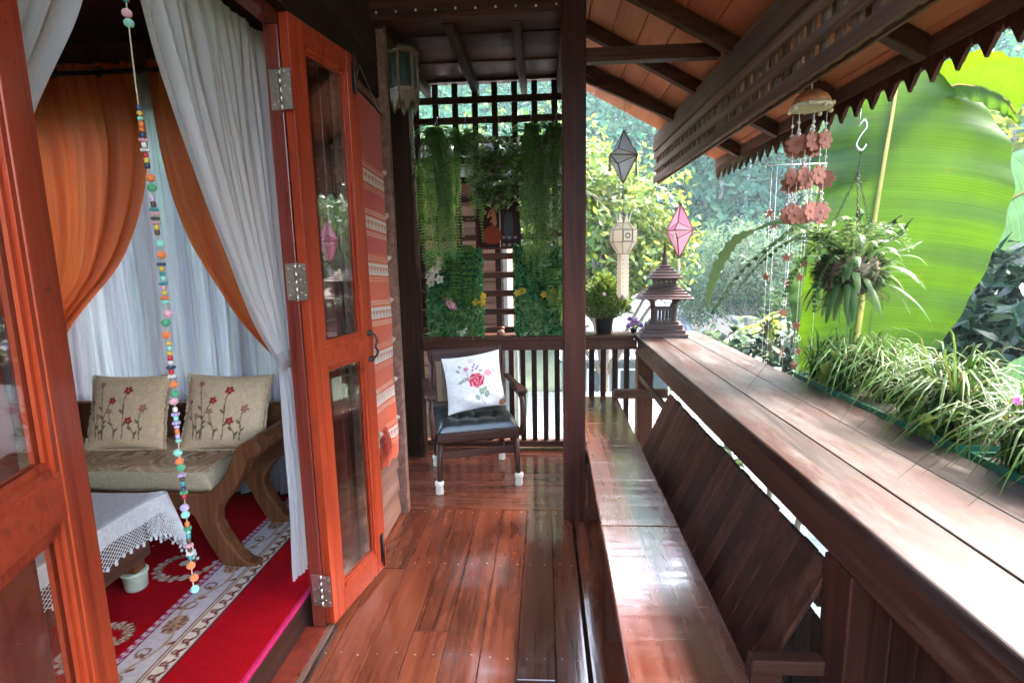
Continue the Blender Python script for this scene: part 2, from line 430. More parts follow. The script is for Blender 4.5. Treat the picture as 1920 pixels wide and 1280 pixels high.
M['iron'] = plain('dark_iron', (.05, .045, .04), .45, .8, .2, 60)
M['hook'] = plain('galvanised_wire', (.55, .56, .55), .35, .9, .1, 40)
M['glass'] = glassmat('window_glass', IOR=2.1); M['glass_clear'] = glassmat('clear_window_glass', IOR=1.5)
M['white'] = plain('white_paint', (.78, .77, .75), .6, 0, .05)
# ================================================================== ARCHITECTURE
# ---- verandah floor
fl = struct('verandah_floor', (-.4, 1.5, 0))
def plank_box(x0, x1, y0, y1, z0, z1, mat, parent, name='plank', b=.0025):
    o = MB().box(x0, x1, y0, y1, z0, z1).build(name, mat, parent); bev(o, b, 1); return o
xe = [-.95, -.868, -.72, -.57, -.42, -.27, -.12, .03, .152]
for i in range(8):
    ys = [-1.6] + [[1.05], [.9, 2.45], [1.6], [.3, 2.0], [1.2], [.7, 2.62], [1.75], [.6, 2.9]][i] + [3.100]
    for a, b_ in zip(ys[:-1], ys[1:]):
        dz = random.uniform(-.0012, .0012)
        plank_box(xe[i] + .0012, xe[i + 1] - .0012, a + .001, b_ - .001, -.03, dz, M['floor_stain' if i == 7 and b_ < 2.9 else 'floor_y'], fl)
xe2 = [.166, .315, .47, .625]
for i in range(3):
    for a, b_ in ((-1.6, 1.2 + .5 * i), (1.2 + .5 * i, 4.08)):
        plank_box(xe2[i] + .0012, xe2[i + 1] - .0012, a + .001, b_ - .001, -.045, -.012 + random.uniform(-.001, .001), M['floor_y'], fl)
ye = [3.102, 3.262, 3.46, 3.67, 3.88, 4.08, 4.30]
for i in range(6):
    for a, b_ in ((-2.2, [-.75, .152, -.3, .152, -.6, .152][i]), ([-.75, .152, -.3, .152, -.6, .152][i], .152)):
        if b_ - a > .1:
            plank_box(a + .001, b_ - .001, ye[i] + .0012, ye[i + 1] - .0012, -.03, random.uniform(-.001, .001), M['floor_x'], fl)
nails = MB()
for yy in (.62, 1.22, 1.86, 2.5, 3.06):
    for i in range(8):
        for s in (.25, .75):
            x = lerp(xe[i], xe[i + 1], s) + random.uniform(-.006, .006)
            nails.lathe([(.0045, 0), (.0035, .0015)], x, yy + random.uniform(-.01, .01), .001, 7)
o = nails.build('nail_head', M['steel'], fl)
MB().box(-.95, .62, -1.6, 4.30, -.20, -.05).build('joist', M['dark_y'], fl)  # one dark slab, not joists, added to stop light leaking between planks

# ---- inside room shell
rf = struct('room_floor'); MB().box(-4.0, -1.03, -1.0, 3.05, -.05, .135).build('floor_slab', M['dark_y'], rf)
rw = struct('room_wall', (-2.5, 3.05, 0))
mb = MB(); mb.box(-4.0, -2.95, 3.05, 3.13, 0, 2.9); mb.box(-1.35, -.90, 3.05, 3.13, 0, 3.4); mb.box(-2.95, -1.35, 3.05, 3.13, 0, .80); mb.box(-2.95, -1.35, 3.05, 3.13, 2.50, 2.9)
mb.build('back_wall', M['room_wood'], rw)
MB().box(-4.08, -4.0, -1.08, 3.13, 0, 2.9).build('side_wall', M['room_wood'], rw)
MB().box(-4.0, -1.03, -1.08, -1.0, 0, 2.9).build('near_wall', M['room_wood'], rw)
rc = struct('room_ceiling')
for i in range(10):
    MB().box(-4.0, -1.03, -1.0 + i * .405, -1.0 + (i + 1) * .405 - .006, 2.80, 2.83).build('plank', M['dark_x'], rc)
MB().box(-4.08, -1.03, -1.08, 3.13, 2.90, 2.95).build('ceiling_deck', M['dark_x'], rc)
wn = thing('window', 'wide wooden window in the room\'s end wall behind the sheer curtains and sofa', 'window', (-2.15, 3.06, .8))
mb = MB()
for x in (-2.95, -2.42, -1.88, -1.41): mb.box(x, x + .06, 3.06, 3.12, .8, 2.5)
mb.box(-2.889, -1.41, 3.07, 3.11, .8, .87); mb.box(-2.889, -1.41, 3.07, 3.11, 2.44, 2.5)
mb.build('window_frame', M['room_wood'], wn)
for x in (-2.888, -2.358, -1.818): MB().box(x, x + .405, 3.085, 3.09, .872, 2.438).build('pane', M['glass'], wn)

# ---- house facade
hw = thing('house_wall', 'wooden house wall of lapped siding boards with the doorway to the sitting room', 'wall', (-.93, 1.0, 0))
mb = MB(); mb.box(-1.03, -.935, 2.402, 3.04, 0, 2.44); mb.box(-1.03, -.935, -.7, .437, 0, 2.44)
mb.build('wall_core', M['dark_z'], hw)
bd = MB(); 
def siding(y0, y1):
    z = .015; k = 0
    while z < 2.42:
        h = min(.145, 2.44 - z)
        p = [(-.931, y0, z), (-.899, y0, z), (-.899, y1, z), (-.931, y1, z), (-.931, y0, z + h), (-.917, y0, z + h + .012), (-.917, y1, z + h + .012), (-.931, y1, z + h)]
        o = MB().hexa(p).build('siding_board', M['siding'], hw); bev(o, .002, 1); z += .145
siding(2.405, 3.035); siding(-.68, .435)
z = 2.445
while z < 3.6:
    o = MB().box(-1.03, -.90, -.7, 3.04, z, z + .172).build('header_board', M['dark_y'], hw); bev(o, .004, 1); z += .176
o = MB().box(-1.0, -.946, 1.985, 2.06, 0, 2.40).build('door_jamb', M['jamb'], hw); bev(o, .003)
o = MB().box(-1.0, -.946, .78, .85, 0, 2.40).build('door_jamb', M['jamb'], hw); bev(o, .003)
o = MB().box(-1.0, -.946, .44, .50, 0, 2.40).build('door_jamb', M['jamb'], hw); bev(o, .003)
MB().box(-1.028, -.95, .502, .778, 0, .13).build('door_sill', M['jamb'], hw)
o = MB().box(-1.0, -.946, 2.335, 2.40, 0, 2.40).build('door_jamb', M['jamb'], hw); bev(o, .003)
o = MB().box(-1.0, -.946, .44, 2.40, 2.402, 2.443).build('door_head', M['jamb'], hw); bev(o, .003)
o = MB().box(-.935, -.86, 3.042, 3.10, 0, 3.2).build('corner_trim', M['siding'], hw); bev(o, .003)
MB().box(-1.028, -.95, 2.062, 2.334, 0, .13).build('door_sill', M['jamb'], hw)
o = MB().box(-1.028, -.935, .85, 1.984, 0.0, .022).build('door_sill', M['jamb'], hw); bev(o, .003)
o = MB().box(-.934, -.912, .5, 2.0, 0.001, .020).build('threshold_strip', M['beam'], hw); bev(o, .003)
o = MB().box(-.911, -.895, .5, 2.0, 0.001, .014).build('threshold_strip', M['rail_top'], hw); bev(o, .003)

# ---- door leaves (local: x along the leaf, y thickness, z up)
def door(label, loc, ang, L, handle, hinge_world=None):
    d = thing('door_leaf', label, 'door', loc, rotz=ang)
    W = .082; t = .02; zs = (.03, .14, 1.13, 1.213, 2.355, 2.44)
    for x0, x1 in ((0, W), (L - W, L)):
        bev(MB().box(x0, x1, -t, t, zs[0], zs[5]).build('stile', M['door'], d, True), .003)
    for z0, z1 in ((zs[0], zs[1]), (zs[2], zs[3]), (zs[4], zs[5])):
        bev(MB().box(W + .0005, L - W - .0005, -t + .001, t - .001, z0, z1).build('rail', M['door_h'], d, True), .003)
    for z0, z1 in ((zs[1], zs[2]), (zs[3], zs[4])):
        g = MB().box(W - .004, L - W + .004, -.003, .003, z0 - .004, z1 + .004).build('pane', M['glass' if handle else 'glass_clear'], d, True)
        for s in (-1, 1):
            m_ = MB()
            for k, (w_, y0, y1) in enumerate(((.013, .0035, .017), (.024, .0035, .010))):
                a0, a1 = sorted((s * y0, s * y1)); e = k * .0131
                m_.box(W + e, W + (w_ if k == 0 else .024), a0, a1, z0, z1); m_.box(L - W - (w_ if k == 0 else .024), L - W - e, a0, a1, z0, z1)
                q = W + .0242
                m_.box(q, L - q, a0, a1, z0 + e, z0 + (w_ if k == 0 else .024)); m_.box(q, L - q, a0, a1, z1 - (w_ if k == 0 else .024), z1 - e)
            m_.build('glazing_bead', M['door'], d, True)
    for s in ((-1,) if handle else ()):
        x = L - .035
        pts = [(x, -.021, 1.10), (x, -.045, 1.11), (x + .006, -.058, 1.135), (x - .004, -.052, 1.16), (x + .006, -.058, 1.185), (x, -.045, 1.215), (x, -.021, 1.225)]
        MB().tube(curve(pts, 20), .006, 7).build('handle', M['iron'], d, True)
        for zz in (1.10, 1.225): MB().lathe([(.016, -.012), (.018, 0), (.012, .012)], x, -.021, zz, 10).build('handle_plate', M['iron'], d, True)
        m_ = MB().box(L - .05, L - .03, -.0245, -.0205, .07, .21); m_.tube([(L - .04, -.03, .05), (L - .04, -.03, .22)], .006, 7); m_.tube([(L - .04, -.03, .17), (L - .055, -.045, .17)], .004, 6)
        m_.build('bolt', M['iron'], d, True)
        m_ = MB().box(L - .05, L - .03, -.0245, -.0205, 2.28, 2.40); m_.tube([(L - .04, -.03, 2.27), (L - .04, -.03, 2.43)], .006, 7)
        m_.build('bolt', M['iron'], d, True)
    return d
ld = door('open red two-pane door leaf folded back beside the red woven banner', (-.925, 1.99, 0), math.atan2(.98, .198), .459, True)
for zc in (.19, 1.48, 2.175):
    m_ = MB(); m_.box(-.989, -.951, 1.9818, 1.9845, zc - .07, zc + .07); m_.box(-.939, -.905, 1.972, 1.9747, zc - .07, zc + .07)
    for k in range(5): m_.tube([(-.945, 1.974, zc - .074 + k * .0298), (-.945, 1.974, zc - .046 + k * .0298)], .0065, 8)
    for sx, yy in ((-.979, 1.9818), (-.961, 1.9818), (-.929, 1.972), (-.913, 1.972)):
        for k in range(3): m_.ball((sx, yy, zc - .05 + k * .05 + (.01 if sx in (-.961, -.929) else 0)), .0045, 7, 5, sc=(1, .5, 1))
    m_.build('hinge', M['steel'], ld)
door('nearest red door leaf, swung out beside the left doorpost with rubbed glazing beads', (-.862, .870, 0), math.atan2(-.94, .34), .487, False)

# ---- front post, corner post
o = MB().box(.105, .232, 2.98, 3.10, -.2, 3.02).build('verandah_post', M['post']); bev(o, .006)
tag(o, 'dark red square post standing at the deck edge by the far end of the bench', 'post')
o = MB().box(-1.13, -.97, 3.98, 4.125, -.2, 2.86).build('corner_post', M['dark_z']); bev(o, .006)
tag(o, 'nearly black post in the corner between house wall and hanging ferns', 'post')

# ---- back railing
br = thing('back_railing', 'low end railing with square balusters behind the armchair', 'railing', (-.5, 4.2, 0))
bev(MB().box(-2.2, .695, 4.12, 4.34, .912, .95).build('top_rail', M['rail_x'], br), .005)
bev(MB().box(-2.2, .72, 4.128, 4.158, .835, .911).build('rail_fascia', M['rail_x'], br), .004)
bev(MB().box(-2.2, .66, 4.165, 4.235, .02, .07).build('bottom_rail', M['rail_x'], br), .004)
b0 = MB().box(-.021, .021, -.016, .016, .071, .91).build('baluster', M['dark_z'], br); bev(b0, .003, 1)
b0.matrix_parent_inverse = wm(br).inverted(); b0.matrix_basis = Matrix.Translation((.652, 4.2, 0))
for k in range(1, 30): inst(b0, br, Matrix.Translation((.652 - .0925 * k, 4.2 + random.uniform(-.002, .002), 0)))
o = MB().box(.735, .86, 4.165, 4.28, -.3, .83).build('corner_post', M['post'], br); bev(o, .005)

# ---- side railing with broad top
sr = thing('side_railing', 'broad weathered plank railing along the open side, with planters on its outer edge', 'railing', (.95, 1.5, 0))
re_ = [.700, .872, 1.062, 1.238]
for i in range(3):
    o = MB().box(re_[i] + .0015, re_[i + 1] - .0015, -1.6, 4.35 if i else 4.34, .912 , .95 - (.0, .001, .002)[i]).build('plank', M['rail_top'], sr); bev(o, .009 if i != 1 else .003, 3)
bev(MB().box(.722, .757, -1.6, 4.12, .792, .9115).build('rail_fascia', M['rail_side'], sr), .004)
bev(MB().box(1.17, 1.205, -1.6, 4.3, .80, .9115).build('rail_fascia', M['rail_side'], sr), .004)
bev(MB().box(.716, .862, 1.19, 1.31, -.2, .7912).build('rail_post', M['post'], sr), .005)
bev(MB().box(.772, .93, -.9, -.78, -.3, .911).build('rail_post', M['post'], sr), .005)
bev(MB().box(.80, 1.15, 4.14, 4.30, .70, .911).build('corner_bracket', M['post'], sr), .005)

# ---- long bench with slanted back
bn = thing('verandah_bench', 'long glossy dark bench with slanted board back under the broad railing', 'bench', (.4, 2.2, 0))
def bx(y): return .205 + (y - 1.0) * .0175, .528 + (y - 1.0) * .0125
for y0, y1, dz in ((.2, 2.049, 0), (2.052, 4.12, -.001)):
    a0, a1 = bx(y0); c0, c1 = bx(y1); z0, z1 = .415, .46 + dz
    o = MB().hexa([(a0, y0, z0), (a1, y0, z0), (c1, y1, z0), (c0, y1, z0), (a0, y0, z1), (a1, y0, z1), (c1, y1, z1), (c0, y1, z1)]).build('seat_plank', M['bench'], bn); bev(o, .006, 3)
for y in (.55, 1.98, 3.0, 3.98):
    a0, a1 = bx(y); bev(MB().box(a0 + .015, a1 - .03, y, y + .06, -.011, .414).build('leg', M['bench_d'], bn), .004)
bev(MB().box(.520, .70, 1.235, 1.275, .490, .530).build('brace', M['rail_x'], bn), .004)
bev(MB().box(.520, .60, 1.24, 1.27, .4605, .4895).build('brace_block', M['rail_x'], bn), .002)
bev(MB().box(.535, .95, 4.04, 4.095, .4605, .53).build('brace', M['rail_x'], bn), .004)
y = 1.312; k = 0
bm_ = [wood('back_board_wood', (.024, .010, .007), (.058, .021, .013), (.10, .038, .026), 'Z', spec=.15, rough=(.3, .5), var=.5, bump=.18, worn=(.11, .055, .038), wornr=(.6, .9))]
while y < 3.08:
    w = .082
    def P(z, yy, th):
        x = .75 - (.772 - z) * .40
        return (x + th, yy + (.772 - z) * .12, z)
    z0, z1 = .28, .741 + random.uniform(-.004, .003)
    o = MB().hexa([P(z0, y, 0), P(z0, y, .016), P(z0, y + w - .003, .016), P(z0, y + w - .003, 0), P(z1, y, 0), P(z1, y, .016), P(z1, y + w - .003, .016), P(z1, y + w - .003, 0)]).build('back_board', bm_[0], bn)
    bev(o, .003, 1); y += w; k += 1
for y0 in np.arange(-.38, 1.95, .083):      # nearer panel of upright boards under the railing
    bev(MB().box(.764, .780, y0, y0 + .08, -.2, .79 if y0 < 1.2 else .52).build('back_board', bm_[0], bn), .003, 1)
for y0 in np.arange(-.3, 4.05, .30):
    bev(MB().box(.628, .643, y0, y0 + .297, -.25, .285).build('light_block_board', M['bench_d'], bn), .003, 1)  # boards added below the bench to block the light coming from outside
bev(MB().bar((.745, 1.36, .62), (.745, 4.10, .62), .02, .05).build('back_batten', M['rail_side'], bn), .003)

# ---- lattice screen
ls = thing('lattice_screen', 'dark timber lattice screen above the end railing, hung with ferns', 'lattice', (-.5, 4.15, .95))
v0 = MB().box(-.0225, .0225, -.01, .01, .951, 2.868).build('slat', M['dark_z'], ls); v0.matrix_basis = Matrix.Translation((.09, 4.211, 0)); bev(v0, .002, 1)
for k in range(1, 14): inst(v0, ls, Matrix.Translation((.09 -   .1508 * k, 4.211, 0)))
h0 = MB().box(-2.05, .20, -.01, .01, -.024, .024).build('slat', M['dark_x'], ls); h0.matrix_basis = Matrix.Translation((0, 4.19, 2.743)); bev(h0, .002, 1)
for k in range(1, 13): inst(h0, ls, Matrix.Translation((0, 4.19, 2.743 - .1458 * k)))
bev(MB().box(.172, .232, 4.178, 4.222, .951, 2.87).build('stile', M['dark_z'], ls), .003)

# ---- flat ceiling over the far end
vc = thing('verandah_ceiling', 'flat dark board ceiling with exposed joists over the far end', 'ceiling', (-.4, 3.6, 2.87))
yy = [2.96, 3.17, 3.39, 3.60, 3.83, 4.06, 4.32]
for i in range(6):
    bev(MB().box(-2.2, .16, yy[i] + .002, yy[i + 1] - .002, 2.885 + .008 * (i % 2), 2.905 + .008 * (i % 2)).build('ceiling_board', M['dark_x'], vc), .003, 1)
for x in (-1.25, -.885, -.51, -.14, .13):
    bev(MB().box(x - .024, x + .024, 3.03, 4.30, 2.80, 2.884).build('joist', M['dark_y'], vc), .003, 1)
bev(MB().box(-.93, .104, 2.94, 3.02, 2.80, 3.02).build('cross_beam', M['dark_x'], vc), .004)
bev(MB().box(-2.2, .3, 4.18, 4.26, 2.872, 2.9).build('wall_plate', M['rail_x'], vc), .004)
MB().box(-2.2, .165, 2.94, 4.35, 2.93, 2.96).build('ceiling_deck', M['dark_x'], vc)
bulb = plain('frosted_bulb', (.75, .74, .72), .3)
sl = thing('string_lights', 'string of tiny unlit white bulbs along the dark cross beam', 'string lights', (-.4, 2.93, 2.83))
MB().tube(curve([(-.92 + .103 * k, 2.936, 2.834 - .004 * (k % 2)) for k in range(11)], 40), .0016, 5).build('cable', M['iron'], sl)
s0 = MB().ball((0, 0, 0), .0065, 8, 6).build('bulb', bulb, sl); s0.matrix_basis = Matrix.Translation((-.86, 2.932, 2.832))
for k in range(1, 10): inst(s0, sl, Matrix.Translation((-.86 + .104 * k, 2.932, 2.832 + random.uniform(-.004, .004))))

# ---- sloping roof
ZR = lambda x: 2.935 - .5435 * (x - .347)
ro = thing('verandah_roof', 'sloping roof with terracotta tiles on dark rafters above the railing', 'roof', (.4, 1.5, 2.9))
raf = [4.14, 3.50, 2.86, 2.22, 1.58, .94, .30, -.34]
tw = .142
t0 = MB().hexa([(0, 0, 0), (tw - .004, 0, -.5435 * (tw - .004)), (tw - .004, .637, -.5435 * (tw - .004)), (0, .637, 0), (0, 0, .018), (tw - .004, 0, .018 - .5435 * (tw - .004)), (tw - .004, .637, .018 - .5435 * (tw - .004)), (0, .637, .018)]).build('roof_tile', M['tile'], ro)
bev(t0, .003, 1)
first = True
for j, ya in enumerate([4.14] + raf[1:]):
    for i in range(21):
        x = -1.42 + i * tw
        Mx = Matrix.Translation((x, ya + random.uniform(-.004, .004), ZR(x) + random.uniform(0, .005) + .006 * (j % 2)))
        if j == 0: Mx = Matrix.Translation((x, ya, ZR(x) + random.uniform(0, .004))) @ Matrix.Diagonal((1, .58 / .637 * random.uniform(.985, 1.0), 1, 1))
        if first: t0.matrix_basis = Mx; first = False
        else: inst(t0, ro, Mx)
def sl_box(x0, x1, y0, y1, d0, d1):
    return [(x0, y0, ZR(x0) + d0), (x1, y0, ZR(x1) + d0), (x1, y1, ZR(x1) + d0), (x0, y1, ZR(x0) + d0), (x0, y0, ZR(x0) + d1), (x1, y0, ZR(x1) + d1), (x1, y1, ZR(x1) + d1), (x0, y1, ZR(x0) + d1)]
MB().hexa(sl_box(-1.5, 1.5, -.37, 4.66, .034, .06)).build('roof_light_block', M['tile'], ro)  # unseen slab added over the tiles to keep light out
for y in raf: bev(MB().hexa(sl_box(-1.42, 1.435, y - .028, y + .028, -.085, -.002)).build('rafter', M['dark_x'], ro), .003, 1)
bev(MB().box(.93, 1.03, -.40, 4.74, 2.425, 2.495).build('beam', M['beam'], ro), .004)
bev(MB().box(.935, 1.02, -.40, 4.735, 2.4955, 2.555).build('beam', M['beam'], ro), .004)
bev(MB().box(.233, .929, 3.0, 3.06, 2.572, 2.642).build('tie_beam', M['rail_x'], ro), .003)
bev(MB().box(.11, .23, -.40, 4.6, 3.024, 3.06).build('post_plate', M['dark_y'], ro), .003)
va = thing('lattice_valance', 'weathered grey lattice valance hanging below the roof beam', 'valance', (.96, 1.5, 2.2))
for z0, z1 in ((2.362, 2.412), (2.262, 2.308), (2.165, 2.220)):
    bev(MB().box(.938, .956, -.40, 4.74, z0, z1).build('rail', M['valance_y'], va), .002, 1)
s0 = MB().box(.9565, .972, -.022, .022, 2.17, 2.424).build('slat', M['valance'], va); s0.matrix_basis = Matrix.Translation((0, 4.70, 0)); bev(s0, .002, 1)
for k in range(1, 51): inst(s0, va, Matrix.Translation((0, 4.70 - .1 * k, 0)))
bev(MB().box(.9725, .985, -.40, 4.74, 2.16, 2.18).build('trim_strip', M['valance_y'], va), .002, 1)
ef = thing('eave_fascia', 'dark fretwork fascia board with pointed scallops along the roof eave', 'fascia', (1.45, 1.5, 2.2))
bev(MB().box(1.44, 1.465, -.40, 4.70, 2.270, 2.336).build('fascia_board', M['beam'], ef), .003)
pts = [(0, 0), (.119, 0), (.119, -.022), (.110, -.040), (.098, -.034), (.088, -.050), (.080, -.062), (.0595, -.098), (.039, -.062), (.031, -.050), (.021, -.034), (.009, -.040), (0, -.022)]
mbx = MB().prism(pts, (1.446, 0, 2.269), (0, 1, 0), (0, 0, 1), (1, 0, 0), .014)
mbx.prism([(.02, 0), (.092, 0), (.092, -.02), (.056, -.075), (.02, -.02)], (1.4605, 0, 2.269), (0, 1, 0), (0, 0, 1), (1, 0, 0), .008)
s0 = mbx.build('scallop', M['post'], ef); s0.matrix_basis = Matrix.Translation((0, 4.585, 0))
for k in range(1, 41): inst(s0, ef, Matrix.Translation((0, 4.575 - .1225 * k, 0)))
# ================================================================== FURNISHINGS
def ell(u, v, cx, cy, rx, ry, ang=0):
    dx, dy = u - cx, v - cy; c, s = cos(ang), sin(ang)
    x = dx * c + dy * s; y = -dx * s + dy * c
    return (x / rx) ** 2 + (y / ry) ** 2
def seg(u, v, a, b, w):
    ax, ay = a; bx_, by = b; dx, dy = bx_ - ax, by - ay; t = max(0, min(1, ((u - ax) * dx + (v - ay) * dy) / (dx * dx + dy * dy)))
    return math.hypot(u - ax - dx * t, v - ay - dy * t) < w

# ---- carpet
def carpet_col(x, y):
    red = (.30, .002, .006); cream = (.55, .47, .38); lil = (.46, .40, .41); brown = (.17, .06, .035); dk = (.12, .01, .018); tan = (.33, .22, .14)
    if x > -1.040: return (.40, .02, .09)
    if x > -1.312: return red
    if x > -1.322: return dk
    if x > -1.392:
        p = (y / .058) % 1; q = (x + 1.357) / .03
        if ell(p, q, .5, -.1, .22, .5) < 1 or ell(p, q, .25, .5, .14, .35, .6) < 1 or ell(p, q, .75, .5, .14, .35, -.6) < 1: return dk if ell(p, q, .5, -.1, .1, .25) > 1 else tan
        if abs(q + .85) < .12: return brown
        return cream
    if x > -1.402: return dk
    if x > -1.525:
        per = .40; p = (y / per) % 1; ph = 2 * pi * p
        xc = -1.462 + .034 * sin(ph)
        if abs(x - xc) < .006: return tan
        for k in range(6):
            pk = k / 6 + .05; xk = -1.462 + .034 * sin(2 * pi * pk); sg = 1 if k % 2 else -1
            d = ell((p - pk) * per, x - xk, .012, sg * .022, .020, .009, sg * .9)
            if d < 1: return brown if d < .55 else tan
        for k in range(3):
            pk = .12 + k / 3; r = math.hypot((p - pk) * per, (x + 1.462 - (.018 if k % 2 else -.018)))
            if abs(r - .022) < .004 and x < -1.44: return brown
        c = ell((p - .5) * per, x + 1.465, 0, 0, .055, .042)
        if c < 1:
            a = math.atan2(x + 1.465, (p - .5) * per)
            return brown if (sin(a * 9) > .1 and c > .15) or c < .06 else tan
        return lil
    if x > -1.555:
        p = (y / .034) % 1; q = (x + 1.540) / .015
        if abs(q) > .82: return dk
        return (.50, .40, .42) if (p < .5) != (abs(q) < .35 and p % .5 > .2) else (.34, .02, .10)
    # field with leafy scrolls
    for (px, py, s, a) in ((-1.66, 1.70, 1.0, .5), (-1.72, 2.22, .95, -.3), (-1.70, 1.18, 1.0, .2), (-2.0, 1.55, .9, 1.0), (-2.15, 2.4, 1.0, .2)):
        dx, dy = (x - px) / s, (y - py) / s; r = math.hypot(dx, dy); th = math.atan2(dy, dx) + a
        if r < .17:
            sp = .035 + .022 * (th % (2 * pi))
            e = abs(r - sp)
            wv = .011 + .007 * sin(26 * th)
            if e < wv: return tan if e < wv * .55 else cream
            if e < .024 and sin(18 * th + r * 40) > .15: return brown if r < .1 else lil
            if r < .024: return cream
    return red
ct = grid('carpet', lambda u, v: (-2.70 + u * 1.676, .4 + v * 2.55, .1475 + .0012 * sin(u * 31 + v * 17)), 270, 410, attrmat('carpet_pile', 1.0, weave=.6, spec=.05, wscale=200),
          paint=lambda u, v: carpet_col(-2.70 + u * 1.676, .4 + v * 2.55), solid=.016)
tag(ct, 'red carpet with cream scrollwork border on the sitting room floor', 'carpet')

# ---- pillows
def pillow(name, label, cat, c, xdir, up, W, H, T, paint, mat, ruffle=None, n=46, wrinkle=.004):
    c = Vector(c); X = Vector(xdir).normalized(); Z = Vector(up).normalized(); N = X.cross(Z).normalized()   # N faces viewer
    t = thing(name, label, cat, c)
    def side(s):
        def f(u, v):
            a, b = 2 * u - 1, 2 * v - 1
            h = T * ((1 - abs(a) ** 2.6) * (1 - abs(b) ** 2.6)) ** .55
            pin = 1 - .07 * (1 - abs(b) ** 2) * abs(a) ** 3; pin2 = 1 - .07 * (1 - abs(a) ** 2) * abs(b) ** 3
            w = wrinkle * (sin(9 * u + 5 * v) * sin(7 * v + 3) + .6 * sin(23 * v + 11 * u)) * (1 - a * a) * (.3 + abs(b))
            return c + X * (a * W / 2 * pin) + Z * (b * H / 2 * pin2) + N * (s * (h + w))
        return f
    grid('cover', side(1), n * 2, n * 2, mat, t, paint=paint)
    grid('back_cover', side(-1), 20, 20, mat, t, paint=lambda u, v: paint(.02, .5))
    return t, c, X, Z, N
emb = [  # stem root x, head (x, y), colour, size
    (.16, (.08, .62), (.36, .035, .025), .034), (.27, (.20, .86), (.45, .13, .09), .042), (.25, (.38, .64), (.36, .02, .02), .052), (.42, (.35, .50), (.42, .16, .11), .045),
    (.52, (.56, .78), (.36, .015, .02), .06), (.66, (.60, .38), (.36, .02, .02), .055), (.72, (.77, .54), (.42, .15, .11), .055), (.21, (.19, .44), (.42, .15, .10), .04)]
def emb_paint(u, v):
    base = (.68, .49, .30)
    for x0, (hx, hy), c, s in emb:
        du, dv = u - hx, v - hy; r = math.hypot(du, dv)
        if r < s:
            a = math.atan2(dv, du)
            if r < s * (.55 + .45 * abs(cos(2.5 * a + .4))): return c if r > s * .2 else (.5, .32, .05)
        yb = .12
        if yb < v < hy - s * .4:
            tt = (v - yb) / (hy - yb); xc = x0 + (hx - x0) * tt ** 2.2 + .012 * sin(tt * 6)
            if abs(u - xc) < .0065: return (.18, .13, .045)
        for tt, sg in ((.3, 1), (.55, -1)):
            yl = yb + (hy - yb) * tt; xl = x0 + (hx - x0) * tt ** 2.2 + sg * .032
            if ell(u, v, xl, yl + .02, .036, .014, sg * .9) < 1: return (.16, .12, .035)
    return base
linen = attrmat('linen_cover', .9, weave=.35, wscale=320, sheen=.2)
ruffm = plain('linen_trim', (.52, .40, .27), .9)
for nm, cx, lab, tl in ((0, -2.135, 'left beige cushion with embroidered red flowers on the carved sofa', .0), (1, -1.615, 'right beige cushion with embroidered red flowers beside the sofa arm', -.05)):
    t, c, X, Z, N = pillow('cushion', lab, 'cushion', (cx, 2.50, .815), (1, .05 + .1 * nm, tl), (tl * -1, .32, 1), .40, .385, .060, emb_paint, linen)
    mbr = MB()
    for k in range(60):
        for sgn in (-1, 1):
            b = -1 + 2 * (k + .5) / 60
            p = c + X * (sgn * (.2 * (1 - .07 * (1 - b * b)) + .006)) + Z * (b * .19) + N * random.uniform(-.006, .006)
            mbr.ball(p, .0085, 6, 4, sc=(1, .7, random.uniform(.7, 1.1)))
    for k in range(40):
        b = -1 + 2 * (k + .5) / 40; p = c + X * (b * .195) - Z * .19 + N * random.uniform(-.004, .004)
        mbr.ball(p, .006, 6, 4)
    tag(mbr.build('scalloped_trim', ruffm, t), kind='stuff')

# ---- sofa
so = thing('carved_sofa', 'carved dark wooden sofa with scrolled arms under the curtained window', 'sofa', (-2.4, 2.45, .15))
def S(x, z): return (x * .974, 1.55 - (1.55 - z) * .974)
circ = [(-1.36 + .044 * cos(a), .709 + .044 * sin(a)) for a in np.linspace(-1.75, 2.4, 12)]
prof = [(-1.425, .722), (-1.458, .663), (-1.485, .61), (-1.518, .556), (-1.56, .515), (-1.62, .488), (-1.72, .485), (-1.72, .40), (-1.678, .372), (-1.655, .315), (-1.620, .23), (-1.585, .163), (-1.545, .105), (-1.50, .085), (-1.41, .082), (-1.385, .10), (-1.395, .125),
        (-1.438, .138), (-1.475, .165), (-1.506, .21), (-1.545, .28), (-1.567, .34), (-1.561, .387), (-1.535, .43), (-1.503, .464), (-1.46, .515), (-1.427, .565), (-1.405, .61), (-1.392, .65)]
poly = [S(*p) for p in prof + circ]
armp = [S(*p) for p in prof[:7]] + [S(-1.72, .46), S(-1.60, .46), S(-1.53, .50)] + [S(*p) for p in prof[25:]] + [S(*p) for p in circ]
def mir(P): return [(-4.72 - x, z) for x, z in reversed(P)]
for P_, A_ in ((poly, armp), (mir(poly), mir(armp))):
    for y in (2.20, 2.62): bev(MB().prism([(p[0], p[1]) for p in P_], (0, y + .07, 0), (1, 0, 0), (0, 0, 1), (0, -1, 0), .07).build('leg', M['sofa'], so), .008, 2)
    bev(MB().prism(A_, (0, 2.619, 0), (1, 0, 0), (0, 0, 1), (0, -1, 0), .348).build('armrest', M['sofa'], so), .006, 2)
sc_ = MB()
for y, s in ((2.199, -1),):
    for r in (.014, .026): sc_.tube([(-1.36 * .974 + r * cos(a), y, 1.55 - (1.55 - .709) * .974 + r * sin(a)) for a in np.linspace(0, 2 * pi, 18)], .003, 6)
    for sg in (-1, 1): pass
sc_.build('scroll_carving', M['sofa'], so)
bev(MB().box(-3.05, -1.685, 2.215, 2.265, .425, .512).build('seat_rail', M['sofa'], so), .006)
